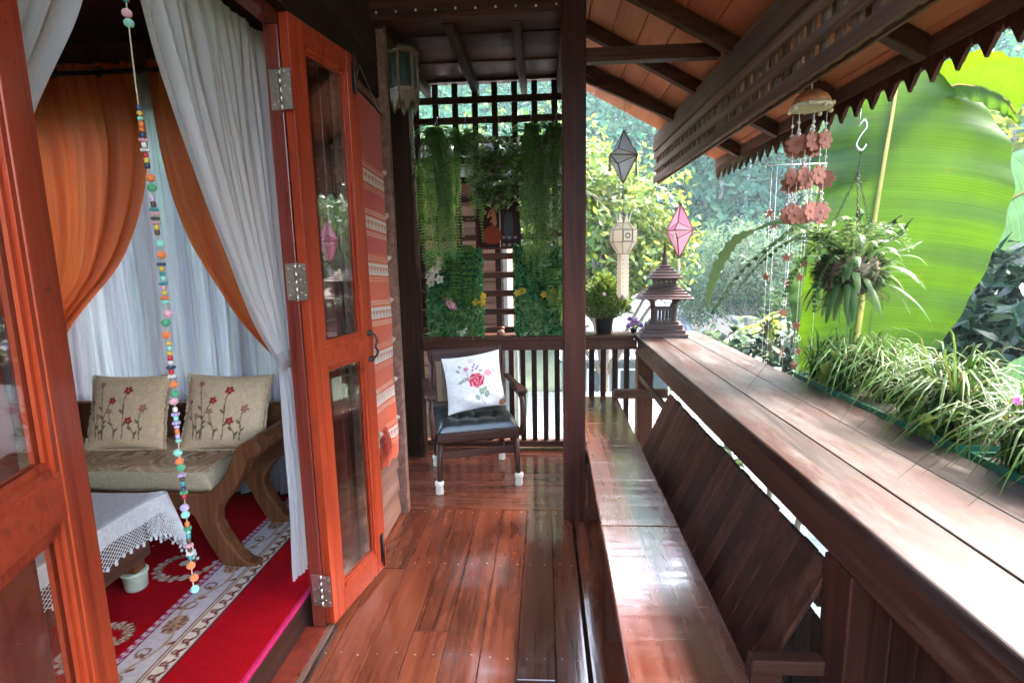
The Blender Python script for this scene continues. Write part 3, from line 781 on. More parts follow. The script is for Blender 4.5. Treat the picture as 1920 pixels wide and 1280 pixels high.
bev(MB().box(-3.05, -1.685, 2.63, 2.68, .425, .512).build('seat_rail', M['sofa'], so), .006)
bev(MB().box(-3.25, -1.36, 2.70, 2.735, .50, .792).build('backrest', M['sofa'], so), .006)
bev(MB().box(-3.25, -1.36, 2.692, 2.742, .7925, .83 - .02).build('back_rail', M['sofa'], so), .006)
def cush(x0, x1, y0, y1, z0, z1, r, name, mat, parent, paint=None, nx=60, ny=24):
    def f(u, v):
        x = lerp(x0, x1, u); 
        P_ = [(y0 + .02, z0), (y0, z0 + .02), (y0 - .004, (z0 + z1) / 2), (y0, z1 - r), (y0 + r * .4, z1 - r * .25), (y0 + r, z1), (y1, z1 + .004), (y1 + .02, z0)]
        k = v * (len(P_) - 1); i = min(int(k), len(P_) - 2); t = k - i
        e = min(1, min(u, 1 - u) * 30); sq = e ** .4
        return (x, lerp(P_[i][0], P_[i + 1][0], t), z0 + (lerp(P_[i][1], P_[i + 1][1], t) - z0) * sq + .003 * sin(x * 17 + v * 9))
    return grid(name, f, nx, ny, mat, parent, paint=paint)
seatm = plain('greenish_cushion_cloth', (.42, .34, .22), .95, 0, .3, 180, bump=.4)
cush(-3.0, -1.53, 2.205, 2.68, .515, .622, .03, 'seat_cushion', seatm, so)
def cover_paint(u, v):
    x = u * 1.42; y = v * .46
    a = (.56, .41, .26); b = (.32, .18, .09); c = (.44, .27, .15)
    p = (x / .36) % 1
    d = math.hypot((p - .5) * .36, (y - .2) * .9); th = math.atan2(y - .2, (p - .5))
    w = sin(d * 90 + 3 * sin(th * 3) + 1.3 * sin(x * 23))
    if d < .03: return b
    if w > .55: return b if sin(x * 31 + y * 40) > 0 else c
    if w < -.35: return c if d > .08 else (.62, .49, .34)
    return a
sv = grid('seat_cover', lambda u, v: (-3.0 + u * 1.45, 2.212 + .44 * v, .6275 + .003 * sin(u * 20) - .012 * max(0, 1 - v * 14)), 190, 60, attrmat('tapestry', .95, weave=.5, wscale=240), paint=cover_paint, solid=.004)
tag(sv, 'brown and cream tapestry seat cover lying on the carved sofa', 'seat cover')

# ---- table, cloth
tb = thing('coffee_table', 'low dark wooden table in front of the sofa, mostly under a white cloth', 'table', (-2.05, 1.65, .15))
bev(MB().box(-2.42, -1.735, 1.16, 2.09, .515, .548).build('tabletop', M['sofa'], tb), .005)
bev(MB().box(-2.40, -1.755, 1.18, 2.07, .29, .514).build('apron', wood('table_apron_wood', (.05, .02, .014), (.085, .034, .022), (.13, .055, .035), 'Y', rough=(.3, .5), var=.05), tb), .006)
cupm = plain('pale_green_foot_cup', (.50, .58, .46), .5)
for x in (-1.80, -2.35):
    for y in (1.24, 2.02):
        lg = bev(MB().box(x - .03, x + .03, y - .03, y + .03, .17, .289).build('leg', M['sofa'], tb), .004)
        MB().lathe([(.038, 0), (.044, .01), (.048, .07), (.053, .075), (.053, .085), (.046, .085)], x, y, .157, 16).build('foot_cup', cupm, lg)
tcm = attrmat('white_tablecloth', .85, weave=.3, trans=.15, wscale=300, sheen=.1)
tc_ = thing('tablecloth', 'white tablecloth with crocheted net border over the low table', 'tablecloth', (-2.05, 1.6, .56))
path = [(-1.722, 1.10), (-1.722, 1.35), (-1.720, 1.6), (-1.722, 1.85), (-1.716, 2.03), (-1.690, 2.115), (-1.715, 2.145), (-1.78, 2.125), (-1.95, 2.118), (-2.2, 2.12), (-2.44, 2.12)]
pc = curve([(x, y, 0) for x, y in path], 160)
drop1 = [.075 + .004 * sin(i * .35) for i in range(160)]
def lace_len(i):
    s = i / 159
    return .085 + .02 * sin(i * .2) * .3 + .17 * math.exp(-((s - .60) / .10) ** 2)
def clf(u, v):
    if v <= .72:      # top sheet
        x = -2.43 + u * .71; y = 1.10 + (v / .72) * 1.02
        return (x, y, .5515 + .0012 * sin(x * 40) * sin(y * 37))
    return (-2.43 + u * .71, 2.12, .551)
grid('cloth_top', lambda u, v: (-2.44 + u * .718, 1.08 + v * 1.038, .5525 + .001 * sin(u * 30) * sin(v * 37) - .008 * max(0, (u - .985) * 66) ** 2), 60, 60, tcm, tc_, paint=lambda u, v: (.72, .66, .66) if int(u * 70) % 2 else (.75, .70, .69))
def skirt(u, v):
    k = u * 159; i = min(int(k), 158); t = k - i; p = pc[i].lerp(pc[i + 1], t)
    fl_ = 1 + .012 * sin(u * 60)
    return (p.x + .012 * v * (1 if p.x > -1.75 else .2), p.y + (.012 * v if p.y > 2.05 else 0), .552 - v * drop1[i] * fl_)
grid('cloth_drop', skirt, 200, 8, tcm, tc_, paint=lambda u, v: (.78, .76, .75))
lc = MB(); NL = 110
def lp(s, d):
    k = min(max(s, 0), 1) * 159; i = min(int(k), 158); p = pc[i].lerp(pc[i + 1], k - i)
    L_ = lace_len(k); o = .012 + .05 * d * math.exp(-((s - .60) / .09) ** 2)
    z = .552 - drop1[i] - d * L_
    return Vector((p.x + (o if p.x > -1.76 else .006), p.y + (o * .9 if p.y > 2.0 else 0), z))
rows = 5
for k in range(NL):
    for sg in (-1, 1):
        pts = []
        for r in range(rows + 1):
            pts.append(lp((k + .5 + sg * (r % 2 - .5)) / NL, r / rows))
        lc.tube(pts, .0019, 4, cap=False)
for k in range(NL):
    if k % 2 == 0: lc.ball(lp((k + .5) / NL, 1.03), .0085, 6, 5, sc=(.8, .8, 1.1))
    if k % 4 == 0: lc.ball(lp((k + .5) / NL, 1.13), .007, 6, 5)
tag(lc.build('lace_border', plain('white_crochet', (.78, .76, .74), .9), tc_), kind='stuff')

# ---- curtains
def curtain(name, label, Ledge, Redge, folds, amp, mat, axis='Y', nu=160, nv=70, seed=0, group=None, cat='curtain', parent=None, ring=False):
    zs = list(np.linspace(0, 1, len(Ledge))); zr = list(np.linspace(0, 1, len(Redge)))
    Lc = curve(Ledge, 80); Rc = curve(Redge, 80); w0 = (Rc[0] - Lc[0]).length
    def f(u, v):
        k = v * 79; i = min(int(k), 78); t = k - i
        a = Lc[i].lerp(Lc[i + 1], t); b = Rc[i].lerp(Rc[i + 1], t); w = (b - a).length
        uu = u + .008 * sin(u * 21 + seed) ; p = a.lerp(b, uu)
        A = amp * (.55 + .45 * min(1, w / w0)) * (.35 + .65 * min(1, v * 6 + .3))
        d = A * ((.75 + .4 * sin(u * 7.3 + seed * 3)) * sin(2 * pi * folds * u + seed + 1.1 * sin(v * 3 + u * 5) + .9 * sin(u * 13 + seed)) + .35 * sin(2 * pi * folds * 2.3 * u + 1.7 * seed + v * 2) + .25 * sin(11 * v + 31 * u))
        return (p.x, p.y + d, p.z) if axis == 'Y' else (p.x + d, p.y, p.z)
    o = grid(name, f, nu, nv, mat, parent)
    if label: tag(o, label, cat, group)
    return o
sheerw = cloth('window_sheer_cloth', (.88, .87, .89), .70, .28, c2=(.46, .42, .48), sscale=34.0)
orange = cloth('orange_curtain_cloth', (.90, .22, .042), .70, .04, c2=(.78, .15, .028), sscale=18.0, rough=.6)
sheerd = cloth('door_sheer_cloth', (.90, .88, .87), .50, .22, c2=(.80, .77, .76), sscale=70.0)
curtain('sheer_curtain', 'white striped sheer curtain covering the window behind the sofa', [(-3.5, 2.97, 2.60), (-3.5, 2.97, 1.4), (-3.5, 2.95, .17)], [(-1.08, 2.97, 2.60), (-1.08, 2.97, 1.4), (-1.08, 2.95, .17)], 26, .016, sheerw, nu=420, nv=40, seed=1.0)
def eyelet_curtain(label, L_, R_, folds, seed, exs):
    c = thing('orange_curtain', label, 'curtain', (L_[0][0], L_[0][1], .3))
    curtain('cloth', None, L_, R_, folds, .028, orange, seed=seed, parent=c)
    for ex in exs: MB().tube([(ex + .022 * cos(a), 2.865 + .004 * sin(a * 2), 2.58 + .022 * sin(a)) for a in np.linspace(0, 2 * pi, 16)], .005, 6).build('eyelet', M['iron'], c)
    return c
eyelet_curtain('broad orange curtain gathered to the left of the sofa window', [(-3.3, 2.9, 2.66), (-3.3, 2.9, 1.9), (-3.22, 2.9, 1.35), (-3.10, 2.88, 1.14), (-3.15, 2.9, .7), (-3.2, 2.9, .2)],
               [(-2.21, 2.9, 2.63), (-2.195, 2.9, 2.15), (-2.40, 2.9, 1.62), (-2.82, 2.88, 1.13), (-2.85, 2.9, .7), (-2.8, 2.9, .2)], 7, 0.4, (-2.36, -2.62))
eyelet_curtain('narrow orange curtain swept to the right behind the white door drape', [(-2.125, 2.9, 2.64), (-2.105, 2.9, 2.30), (-2.047, 2.9, 1.955), (-1.96, 2.9, 1.67), (-1.86, 2.9, 1.46), (-1.72, 2.9, 1.22), (-1.464, 2.87, .945)],
               [(-1.25, 2.9, 2.64), (-1.25, 2.9, 2.3), (-1.22, 2.9, 1.9), (-1.22, 2.9, 1.5), (-1.25, 2.9, 1.2), (-1.33, 2.87, 1.05)], 5, 2.2, (-2.0,))
rd = MB().tube([(-3.7, 2.87, 2.58), (-1.08, 2.87, 2.58)], .012, 10).build('curtain_rod', M['iron']); tag(rd, 'dark metal curtain rod above the window, carrying the orange curtains', 'curtain rod')
dc = thing('door_drape', 'white sheer door drape swept across to the right doorpost', 'curtain', (-1.07, 1.9, 1.2))
curtain('cloth', None, [(-1.07, 1.40, 2.42), (-1.07, 1.46, 2.25), (-1.07, 1.532, 2.05), (-1.07, 1.675, 1.70), (-1.07, 1.86, 1.36), (-1.07, 2.04, 1.14)],
        [(-1.07, 2.25, 2.42), (-1.07, 2.24, 2.25), (-1.07, 2.22, 2.0), (-1.07, 2.20, 1.7), (-1.07, 2.17, 1.4), (-1.07, 2.12, 1.18)], 9, .016, sheerd, 'X', nu=240, seed=.3, parent=dc)
curtain('tail', None, [(-1.07, 2.02, 1.17), (-1.07, 2.03, .9), (-1.07, 2.01, .55), (-1.07, 1.985, .22)], [(-1.07, 2.12, 1.17), (-1.07, 2.15, .9), (-1.07, 2.20, .55), (-1.07, 2.26, .20)], 5, .014, sheerd, 'X', nu=100, seed=1.3, parent=dc)
curtain('tie', None, [(-1.055, 1.985, 1.20), (-1.045, 1.985, 1.165), (-1.055, 1.985, 1.125)], [(-1.055, 2.14, 1.21), (-1.05, 2.14, 1.17), (-1.055, 2.14, 1.13)], 2, .003, sheerd, 'X', nu=20, nv=8, parent=dc)
curtain('door_drape', 'white sheer drape at the top of the doorway, drawn to the near doorpost', [(-1.07, .88, 2.42), (-1.07, .85, 2.1), (-1.07, .80, 1.7), (-1.07, .74, 1.2), (-1.07, .68, .7), (-1.07, .60, .25)], [(-1.07, 1.36, 2.42), (-1.07, 1.25, 2.14), (-1.07, 1.10, 1.87), (-1.07, .93, 1.5), (-1.07, .86, 1.2), (-1.07, .88, .7), (-1.07, .90, .25)], 5, .016, sheerd, 'X', nu=120, seed=2.0)

# ---- bead strand in the doorway
bs = thing('bead_strand', 'string of colourful beads and felt balls hanging in the doorway', 'bead strand', (-.97, 1.29, 2.4))
def bxz(z): return Vector((-.97 + .004 * sin(z * 5), 1.29 - .03 * max(0, 1.2 - z) + .003 * sin(z * 9), z))
MB().tube([bxz(z) for z in np.linspace(2.43, .66, 60)], .0018, 5).build('string', plain('twine', (.45, .34, .22), .9), bs)
bcols = dict(red=(.45, .02, .03), orange=(.70, .17, .04), green=(.06, .28, .12), mint=(.25, .55, .42), yellow=(.62, .38, .05), pink=(.65, .30, .32), white=(.65, .60, .52), brown=(.09, .04, .02), navy=(.03, .05, .10), teal=(.05, .25, .25), lilac=(.45, .33, .50))
bmats = {k: plain('bead_' + k, c, .45, 0, .12, 90) for k, c in bcols.items()}
fmats = {k: plain('felt_' + k, bcols[k], .95, 0, .15, 120, bump=.5, sheen=.4) for k in ('orange', 'green', 'mint', 'pink', 'lilac')}
cyl = MB().lathe([(.004, -.0065), (.006, -.005), (.006, .005), (.004, .0065)], n=9)
ros = MB()
for k in range(6): ros.ball((.007 * cos(k * pi / 3), .007 * sin(k * pi / 3), 0), .0045, 6, 5)
rnd_ = MB().ball((0, 0, 0), .0072, 9, 7, sc=(1, 1, .8)); felt = MB().ball((0, 0, 0), .0112, 12, 8, sc=(1, 1, .92))
proto = {}
def bead(kind, mbk, col, z, dx=0):
    key = (kind, col)
    if key not in proto:
        mat = fmats[col] if kind == 'felt_ball' else bmats[col]
        o = mbk.build(kind, mat, bs); proto[key] = o; o.matrix_basis = Matrix.Translation(bxz(z) + Vector((dx, 0, 0)))
    else: inst(proto[key], bs, Matrix.Translation(bxz(z) + Vector((dx, 0, 0))) @ Matrix.Rotation(random.uniform(0, 6), 4, 'Z'))
felts = [(2.118, 'mint'), (2.14, 'pink'), (1.765, 'orange'), (1.742, 'green'), (1.605, 'mint'), (1.578, 'orange'), (1.43, 'pink'), (1.407, 'green'), (1.375, 'orange'), (1.245, 'orange'), (1.220, 'green'), (1.20, 'pink'), (1.06, 'mint'), (1.036, 'orange'), (1.018, 'green'), (.905, 'lilac'), (.885, 'mint'), (.74, 'orange'), (.705, 'orange'), (.672, 'mint')]
for z, c in felts: bead('felt_ball', felt, c, z, random.uniform(-.005, .005))
z = 2.30
keys = list(bcols)
while z > .69:
    if (1.93 < z < 2.10) or any(abs(z - f[0]) < .021 for f in felts): z -= .006; continue
    q = random.random(); c = random.choice(keys)
    if q < .5: bead('bead', cyl, c, z); z -= .0125
    elif q < .75: bead('flower_bead', ros, c, z); z -= .011
    else: bead('round_bead', rnd_, c, z); z -= .0125

# ---- woven banner on the house wall
def ban_paint(u, v):
    z = 2.365 - v * 1.93
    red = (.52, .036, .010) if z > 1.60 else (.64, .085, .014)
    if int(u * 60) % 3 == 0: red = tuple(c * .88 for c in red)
    for k in range(7):
        zc = 1.985 - .232 * k; d = z - zc
        if abs(d) < .030:
            p = (u * 7) % 1; q = d / .030
            if abs(q) > .86: return (.60, .50, .42)
            body = ell(p, q, .45, .12, .34, .38) < 1 or (abs(p - .25) < .08 and -.75 < q < 0) or (abs(p - .65) < .08 and -.75 < q < 0) or ell(p, q, .85, .25, .13, .3) < 1
            if k == 5: body = abs((p * 2 % 1) - .5) * 2 < (q + 1) / 2 * .7
            return (.62, .52, .44) if not body else (.50, .18, .11)
        for o_ in (.048, .062, -.048, -.062):
            if abs(d - o_) < .0035: return (.66, .30, .18)
    return red
bnm = attrmat('woven_cotton', .9, weave=.5, wscale=260, sheen=.2)
wb = thing('woven_banner', 'long red woven banner with pale patterned bands hanging on the siding', 'banner', (-.88, 2.79, 2.37))
def banf(u, v):
    z = 2.365 - v * 1.93
    y0 = 2.600 + .05 * max(0, v - .45) * 1.8 + .03 * max(0, v - .8) * 4 * (1 if True else 0); y1 = 2.985
    return (-.886 + .006 * sin(v * 19 + u * 3) * v + .01 * max(0, v - .7) * sin(u * 9), lerp(y0, y1, u), z - .02 * u - (.05 * (1 - u) ** 2 * 0) + .025 * sin(u * 14) * max(0, v - .9) * 4)
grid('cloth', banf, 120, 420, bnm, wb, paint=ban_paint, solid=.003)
tam = plain('shell_tassel', (.50, .38, .28), .7, 0, .3, 80)
ta0 = MB()
for k in range(5): ta0.ball((random.uniform(.002, .02), random.uniform(-.016, .016), random.uniform(-.02, .014)), random.uniform(.008, .012), 7, 5)
ta0.tube([(0, 0, .02), (.01, 0, 0)], .002, 5)
ta = ta0.build('tassel', tam, wb); first = True
for k in range(7):
    for yy in (2.604 + .013 * max(0, k - 3) * 1.2, 2.982):
        Mx = Matrix.Translation((-.882, yy, 1.985 - .232 * k + .045)) @ Matrix.Rotation(random.uniform(-.5, .5), 4, 'X')
        if first: ta.matrix_basis = Mx; first = False
        else: inst(ta, wb, Mx)
fr_ = MB()
for k in range(40):
    y = random.uniform(2.66, 2.76); z = .62 + random.uniform(-.02, .05)
    fr_.strip(curve([(-.875, y, z), (-.86 + random.uniform(-.01, .02), y - .01, z - .08), (-.868, y + random.uniform(-.03, .02), z - random.uniform(.12, .2))], 5), [.004, .004, .004, .003, .001], (0, 1, 0))
tag(fr_.build('fringe', plain('red_fringe', (.46, .035, .015), .9), wb), kind='stuff')
tag(MB().tube([(-.885, 2.585, 2.368), (-.885, 2.8, 2.369), (-.885, 3.0, 2.345)], .008, 7).build('hanging_rod', M['dark_y'], wb))
MB().tube([(-.885, 2.60, 2.37), (-.89, 2.70, 2.50), (-.885, 2.99, 2.35)], .0015, 5).build('cord', M['hook'], wb)

# ---- wall lantern
lw = wood('lamp_wood', (.12, .075, .045), (.20, .13, .085), (.28, .19, .13), 'Z', rough=(.5, .7), var=.1)
wl = thing('hanging_lantern', 'old wooden lantern with frosted panes and carved fringe in the dark corner', 'lantern', (-.845, 3.40, 2.88))
frost = glassmat('frosted_pane', (.8, .88, .88), .35)
r = .083; A6 = [pi / 6 + k * pi / 3 - .15 for k in range(6)]; cx, cy = -.845, 3.40
m_ = MB()
for a in A6: m_.bar((cx + r * cos(a), cy + r * sin(a), 2.585), (cx + r * cos(a), cy + r * sin(a), 2.80), .016, .016, (1, 0, 0))
m_.build('frame_post', lw, wl)
MB().lathe([(.088, 2.795), (.096, 2.80), (.096, 2.815), (.07, 2.835), (.02, 2.845)], cx, cy, 0, 6, smooth=False, rot=A6[0]).build('cap', lw, wl)
MB().lathe([(.03, 2.57), (.092, 2.575), (.094, 2.59), (.03, 2.592)], cx, cy, 0, 6, smooth=False, rot=A6[0]).build('base_ring', lw, wl)
for k in range(6):
    a, b = A6[k], A6[(k + 1) % 6]; p, q = Vector((cx + .08 * cos(a), cy + .08 * sin(a), 0)), Vector((cx + .08 * cos(b), cy + .08 * sin(b), 0))
    p, q = p.lerp(q, .1), q.lerp(p, .1)
    MB().add([p + Vector((0, 0, 2.60)), q + Vector((0, 0, 2.60)), q + Vector((0, 0, 2.785)), p + Vector((0, 0, 2.785))], [(0, 1, 2, 3)]).build('pane', frost, wl)
    n_ = (p + q) / 2 - Vector((cx, cy, 0)); n_.normalize()
    U = (q - p).normalized()
    pts = [(-.04, 0), (.04, 0), (.042, -.03), (.03, -.075), (.02, -.05), (.012, -.09), (0, -.115), (-.012, -.085), (-.022, -.05), (-.03, -.07), (-.042, -.03)]
    MB().prism(pts, (p + q) / 2 + Vector((0, 0, 2.573)), U, (0, 0, 1), n_, .01).build('carved_apron', lw, wl)
MB().tube([(cx, cy, 2.842), (cx, cy, 2.89)], .004, 6).build('hanger', M['iron'], wl)

# ---- armchair
ac = thing('armchair', 'dark wooden armchair with cane back and black tufted seat in the corner', 'chair', (-.716, 3.321, 0), rotz=math.atan2(.275, .96))
cw = wood('chair_wood', (.022, .009, .006), (.048, .019, .013), (.085, .036, .025), 'Z', rough=(.28, .5), var=.1, spec=.2)
cwx = wood('chair_rail_wood', (.022, .009, .006), (.048, .019, .013), (.09, .04, .028), 'X', rough=(.28, .5), var=.1, spec=.2)
sock = plain('cream_leg_cap', (.66, .62, .50), .7, 0, .1, 60)
W_ = .55
for x, y, lean in ((.0, .0, 0), (W_, 0, 0), (.02, .50, .05), (W_ - .02, .50, .05)):
    back = y > .1
    if back: lg = MB().tube([(x, y, .02), (x, y - .03, .4), (x, y + .02, .62), (x, y + .11, .885)], [.019, .024, .024, .018], 10).build('leg', cw, ac, True)
    else: lg = MB().tube([(x, y, .02), (x + (.015 if x < .1 else -.015), y + .02, .36)], [.0165, .024], 10).build('leg', cw, ac, True)
    MB().lathe([(.026, 0), (.028, .01), (.024, .05), (.026, .055), (.031, .065), (.031, .082), (.026, .088)], x, y, .001, 14).build('leg_cap', sock, lg, True)
bev(MB().box(-.01, W_ + .01, -.015, .03, .345, .425).build('seat_rail', cwx, ac, True), .018, 4)
for x in (.0, W_ - .03): bev(MB().box(x, x + .03, .031, .49, .36, .42).build('seat_rail', cw, ac, True), .005)
bev(MB().box(.04, W_ - .04, .45, .48, .36, .42).build('seat_rail', cwx, ac, True), .005)
bev(MB().box(.02, W_ - .02, .012, .03, .235, .285).build('stretcher', cwx, ac, True), .003)
leather = plain('black_leather', (.016, .019, .019), .30, 0, .2, 60, spec=.6, bump=.15)
def seatf(u, v):
    a, b = 2 * u - 1, 2 * v - 1
    h = ((1 - abs(a) ** 8) * (1 - abs(b) ** 8)) ** .5
    d = 0
    for tx in (-.45, .0, .45):
        for ty in (-.5, .1, .6): d += .020 * math.exp(-(((a - tx) * .27) ** 2 + ((b - ty) * .25) ** 2) / .0016)
    for tx in (-.45, 0, .45): d += .006 * math.exp(-((a - tx) * .27 / .012) ** 2)
    for ty in (-.5, .1): d += .004 * math.exp(-((b - ty) * .25 / .012) ** 2)
    return (W_ / 2 + a * .272, .235 + b * .25, .424 + .075 * h - d * h)
grid('seat_cushion', seatf, 60, 60, leather, ac, True)
bb = lambda z: .52 + (z - .62) * .34
def bk(x, z, d=0): return (x, bb(z) + d, z)
bev(MB().hexa([bk(-.005, .80, -.02), bk(W_ + .005, .80, -.02), bk(W_ + .005, .80, .02), bk(-.005, .80, .02), bk(-.01, .89, -.018), bk(W_ + .01, .89, -.018), bk(W_ + .01, .89, .012), bk(-.01, .89, .012)]).build('back_rail', cwx, ac, True), .008, 2)
bev(MB().hexa([bk(.0, .47, -.015), bk(W_, .47, -.015), bk(W_, .47, .015), bk(0, .47, .015), bk(.0, .51, -.015), bk(W_, .51, -.015), bk(W_, .51, .015), bk(0, .51, .015)]).build('back_rail', cwx, ac, True), .005, 2)
for x in (.012, W_ - .045): bev(MB().hexa([bk(x, .51, -.015), bk(x + .033, .51, -.015), bk(x + .033, .51, .015), bk(x, .51, .015), bk(x, .80, -.015), bk(x + .033, .80, -.015), bk(x + .033, .80, .015), bk(x, .80, .015)]).build('back_stile', cw, ac, True), .004, 2)
cane = MB(); cm = plain('cane', (.33, .24, .15), .6)
x0, x1, z0, z1 = .045, W_ - .045, .51, .80
def cpt(x, z): return Vector(bk(x, z, -.004))
n_ = 26
for k in range(n_ + 1):
    x = lerp(x0, x1, k / n_); cane.strip([cpt(x, z0), cpt(x, z1)], [.0018, .0018], (1, 0, 0))
for k in range(17):
    z = lerp(z0, z1, k / 16); cane.strip([cpt(x0, z), cpt(x1, z)], [.0018, .0018], (0, 0, 1))
for k in range(-15, n_ + 1):
    for sg in (1, -1):
        a = x0 + (x1 - x0) * k / n_; b = a + (z1 - z0)
        za, zb = z0, z1
        if a < x0: za = z0 + (x0 - a); a = x0
        if b > x1: zb = z1 - (b - x1); b = x1
        if zb <= za: continue
        if sg == -1: a, b = x1 - (a - x0), x1 - (b - x0)
        cane.strip([cpt(a, za) + Vector((0, -.002, 0)), cpt(b, zb) + Vector((0, -.002, 0))], [.0015, .0015], (1, 0, 1))
tag(cane.build('cane_webbing', cm, ac, True), kind='stuff')
for x, s in ((-.035, -1), (W_ + .035, 1)):
    arm = [(x - .022, .54), (x - .024, .2), (x - .034, .06), (x - .036, -.0), (x - .022, -.035), (x + .022, -.035), (x + .036, 0), (x + .034, .06), (x + .024, .2), (x + .022, .54)]
    bev(MB().prism(arm, (0, 0, .655), (1, 0, 0), (0, 1, 0), (0, 0, 1), .026).build('armrest', cw, ac, True), .008, 3)
    sup = MB().tube(curve([(x - s * .012, .02, .36), (x - s * .004, -.015, .45), (x, .0, .56), (x, .05, .62), (x, .14, .63), (x, .30, .632)], 24), .018, 9)
    sup.tube([(x, .02, .63), (x, .02, .656)], .012, 8); sup.tube([(x, .10, .63), (x, .10, .656)], .010, 8)
    sup.build('arm_support', cw, ac, True)
def rose_paint(u, v):
    base = (.74, .70, .67)
    def rose(cx, cy, r, c1, c2, c3):
        d = math.hypot(u - cx, (v - cy) * 1.1)
        if d < r * (1 + .08 * sin(7 * math.atan2(v - cy, u - cx))):
            a = math.atan2(v - cy, u - cx); w = sin(d / r * 15 + 2.2 * sin(a * 2.5 + d * 30))
            return c1 if w > .2 else (c2 if w > -.6 else c3)
    q = rose(.53, .50, .135, (.50, .015, .05), (.62, .05, .10), (.75, .30, .34)) or rose(.74, .60, .065, (.60, .16, .22), (.70, .33, .38), (.74, .5, .5)) or rose(.38, .72, .042, (.50, .08, .22), (.62, .25, .35), (.7, .4, .45)) or rose(.47, .86, .05, (.66, .50, .50), (.68, .58, .57), (.7, .62, .6))
    if q: return q
    for cx, cy in ((.50, .74), (.55, .70), (.53, .78), (.58, .74), (.49, .68)):
        if ell(u, v, cx, cy, .018, .026) < 1: return (.30, .20, .42)
    for cx, cy, rx, ry, a in ((.33, .53, .075, .03, .4), (.26, .50, .05, .022, .1), (.60, .30, .035, .055, .2), (.68, .24, .04, .06, -.2), (.52, .20, .035, .055, .5), (.66, .34, .04, .03, .3), (.24, .70, .04, .022, -.7), (.28, .78, .035, .02, -.9), (.62, .66, .035, .02, 0), (.84, .63, .025, .014, .6), (.86, .55, .02, .012, -.6)):
        e = ell(u, v, cx, cy, rx, ry, a)
        if e < 1: return (.26, .33, .24) if e > .12 else (.36, .42, .32)
    for a, b in (((.55, .38), (.60, .10)), ((.56, .34), (.68, .30)), ((.40, .60), (.36, .72)), ((.62, .56), (.74, .60)), ((.44, .58), (.30, .55)), ((.60, .10), (.64, .06))):
        if seg(u, v, a, b, .006): return (.30, .30, .20)
    if ell(u, v, .93, .06, .07, .05, .5) < 1: return (.50, .20, .08) if sin(u * 90 + v * 60) > 0 else (.30, .15, .06)
    return base
pillow('rose_cushion', 'white cushion printed with red roses leaning in the armchair', 'cushion', (-.50, 3.60, .705), (1, .26, .12), (-.16, .36, 1), .415, .40, .065, rose_paint, attrmat('printed_cotton', .85, weave=.12, wscale=300, sheen=.15), n=60, wrinkle=.006)
# ================================================================== ORNAMENTS
paper_g = leafmat('grey_lantern_paper', [(.62, .63, .66), (.48, .49, .53)], .6, .8)
paper_w = leafmat('cream_lantern_paper', [(.74, .69, .58), (.70, .64, .52)], .35, .8)
paper_p = leafmat('pink_lantern_paper', [(.62, .22, .34), (.72, .46, .52), (.76, .62, .61)], .5, .8)
lfr = plain('lantern_frame', (.13, .05, .035), .6)
gold = plain('gold_trim', (.36, .22, .08), .5)
def star(label, c, H, W, D, rotz, pap, hang, tassel, squash=1):
    s = thing('star_lantern', label, 'lantern', c, rotz=rotz)
    o4 = [(0, H / 2), (W / 2, .0), (0, -H / 2), (-W / 2, .0)]; i4 = [(.17 * W * 1.2, .14 * H), (.17 * W * 1.2, -.14 * H), (-.17 * W * 1.2, -.14 * H), (-.17 * W * 1.2, .14 * H)]
    fr, m_ = MB(), MB()
    for sd in (-1, 1):
        ap = (0, sd * D, 0)
        for k in range(4):
            o_ = (o4[k][0], 0, o4[k][1]); a = (i4[k][0], 0, i4[k][1]); b = (i4[k - 1][0], 0, i4[k - 1][1])
            m_.add([ap, o_, a], [(0, 1, 2)]); m_.add([ap, b, o_], [(0, 1, 2)])
            fr.tube([ap, o_], .0045, 5); fr.tube([ap, a], .0035, 5)
            if sd == 1: fr.tube([o_, a], .0045, 5); fr.tube([o_, b], .0045, 5)
    m_.build('paper_panel', pap, s, True); fr.build('frame', lfr, s, True)
    for x, z in ((-W / 2, 0), (W / 2, 0), (0, -H / 2)):
        q = MB()
        for k in range(14):
            a = k * 2 * pi / 14; q.tube([(x + .003 * cos(a), .003 * sin(a), z - .02), (x + .009 * cos(a), .009 * sin(a), z - .115)], .0022, 4)
        q.ball((x, 0, z - .018), .009, 8, 6); q.tube([(x, 0, z), (x, 0, z - .02)], .0015, 4)
        q.build('tassel', tassel, s, True)
    MB().tube([(0, 0, H / 2), (0, 0, hang)], .0015, 4).build('cord', M['iron'], s, True)
wt = plain('white_tassel', (.68, .64, .60), .8); gt = plain('grey_tassel', (.38, .38, .38), .8)
star('grey paper star lantern with tassels, highest of the hanging lanterns', (.585, 4.05, 2.27), .37, .34, .12, R(48), paper_g, .55, gt)
star('pink paper star lantern hanging beyond the wooden spirit lantern', (1.005, 4.05, 1.735), .40, .26, .10, R(60), paper_p, .75, wt)
kl = thing('paper_lantern', 'cream faceted paper lantern with long scalloped tails, below the grey star', 'lantern', (.592, 4.05, 1.58))
prf = [(.046, .20), (.100, .150), (.100, .060), (.044, -.025)]; n8 = 8
cx, cy, cz = .592, 4.05, 1.60
fm = MB(); m_ = MB()
for i in range(3):
    for k in range(8):
        a, b = (2 * pi * (k + .5) / 8 + .2, 2 * pi * (k + 1.5) / 8 + .2)
        P_ = [Vector((cx + prf[j][0] * cos(t), cy + prf[j][0] * sin(t), cz + prf[j][1])) for j, t in ((i, a), (i, b), (i + 1, b), (i + 1, a))]
        m_.add(P_, [(0, 3, 2, 1)])
        fm.tube([P_[0], P_[1]], .003, 5); fm.tube([P_[0], P_[3]], .003, 5)
        if i == 2: fm.tube([P_[2], P_[3]], .003, 5)
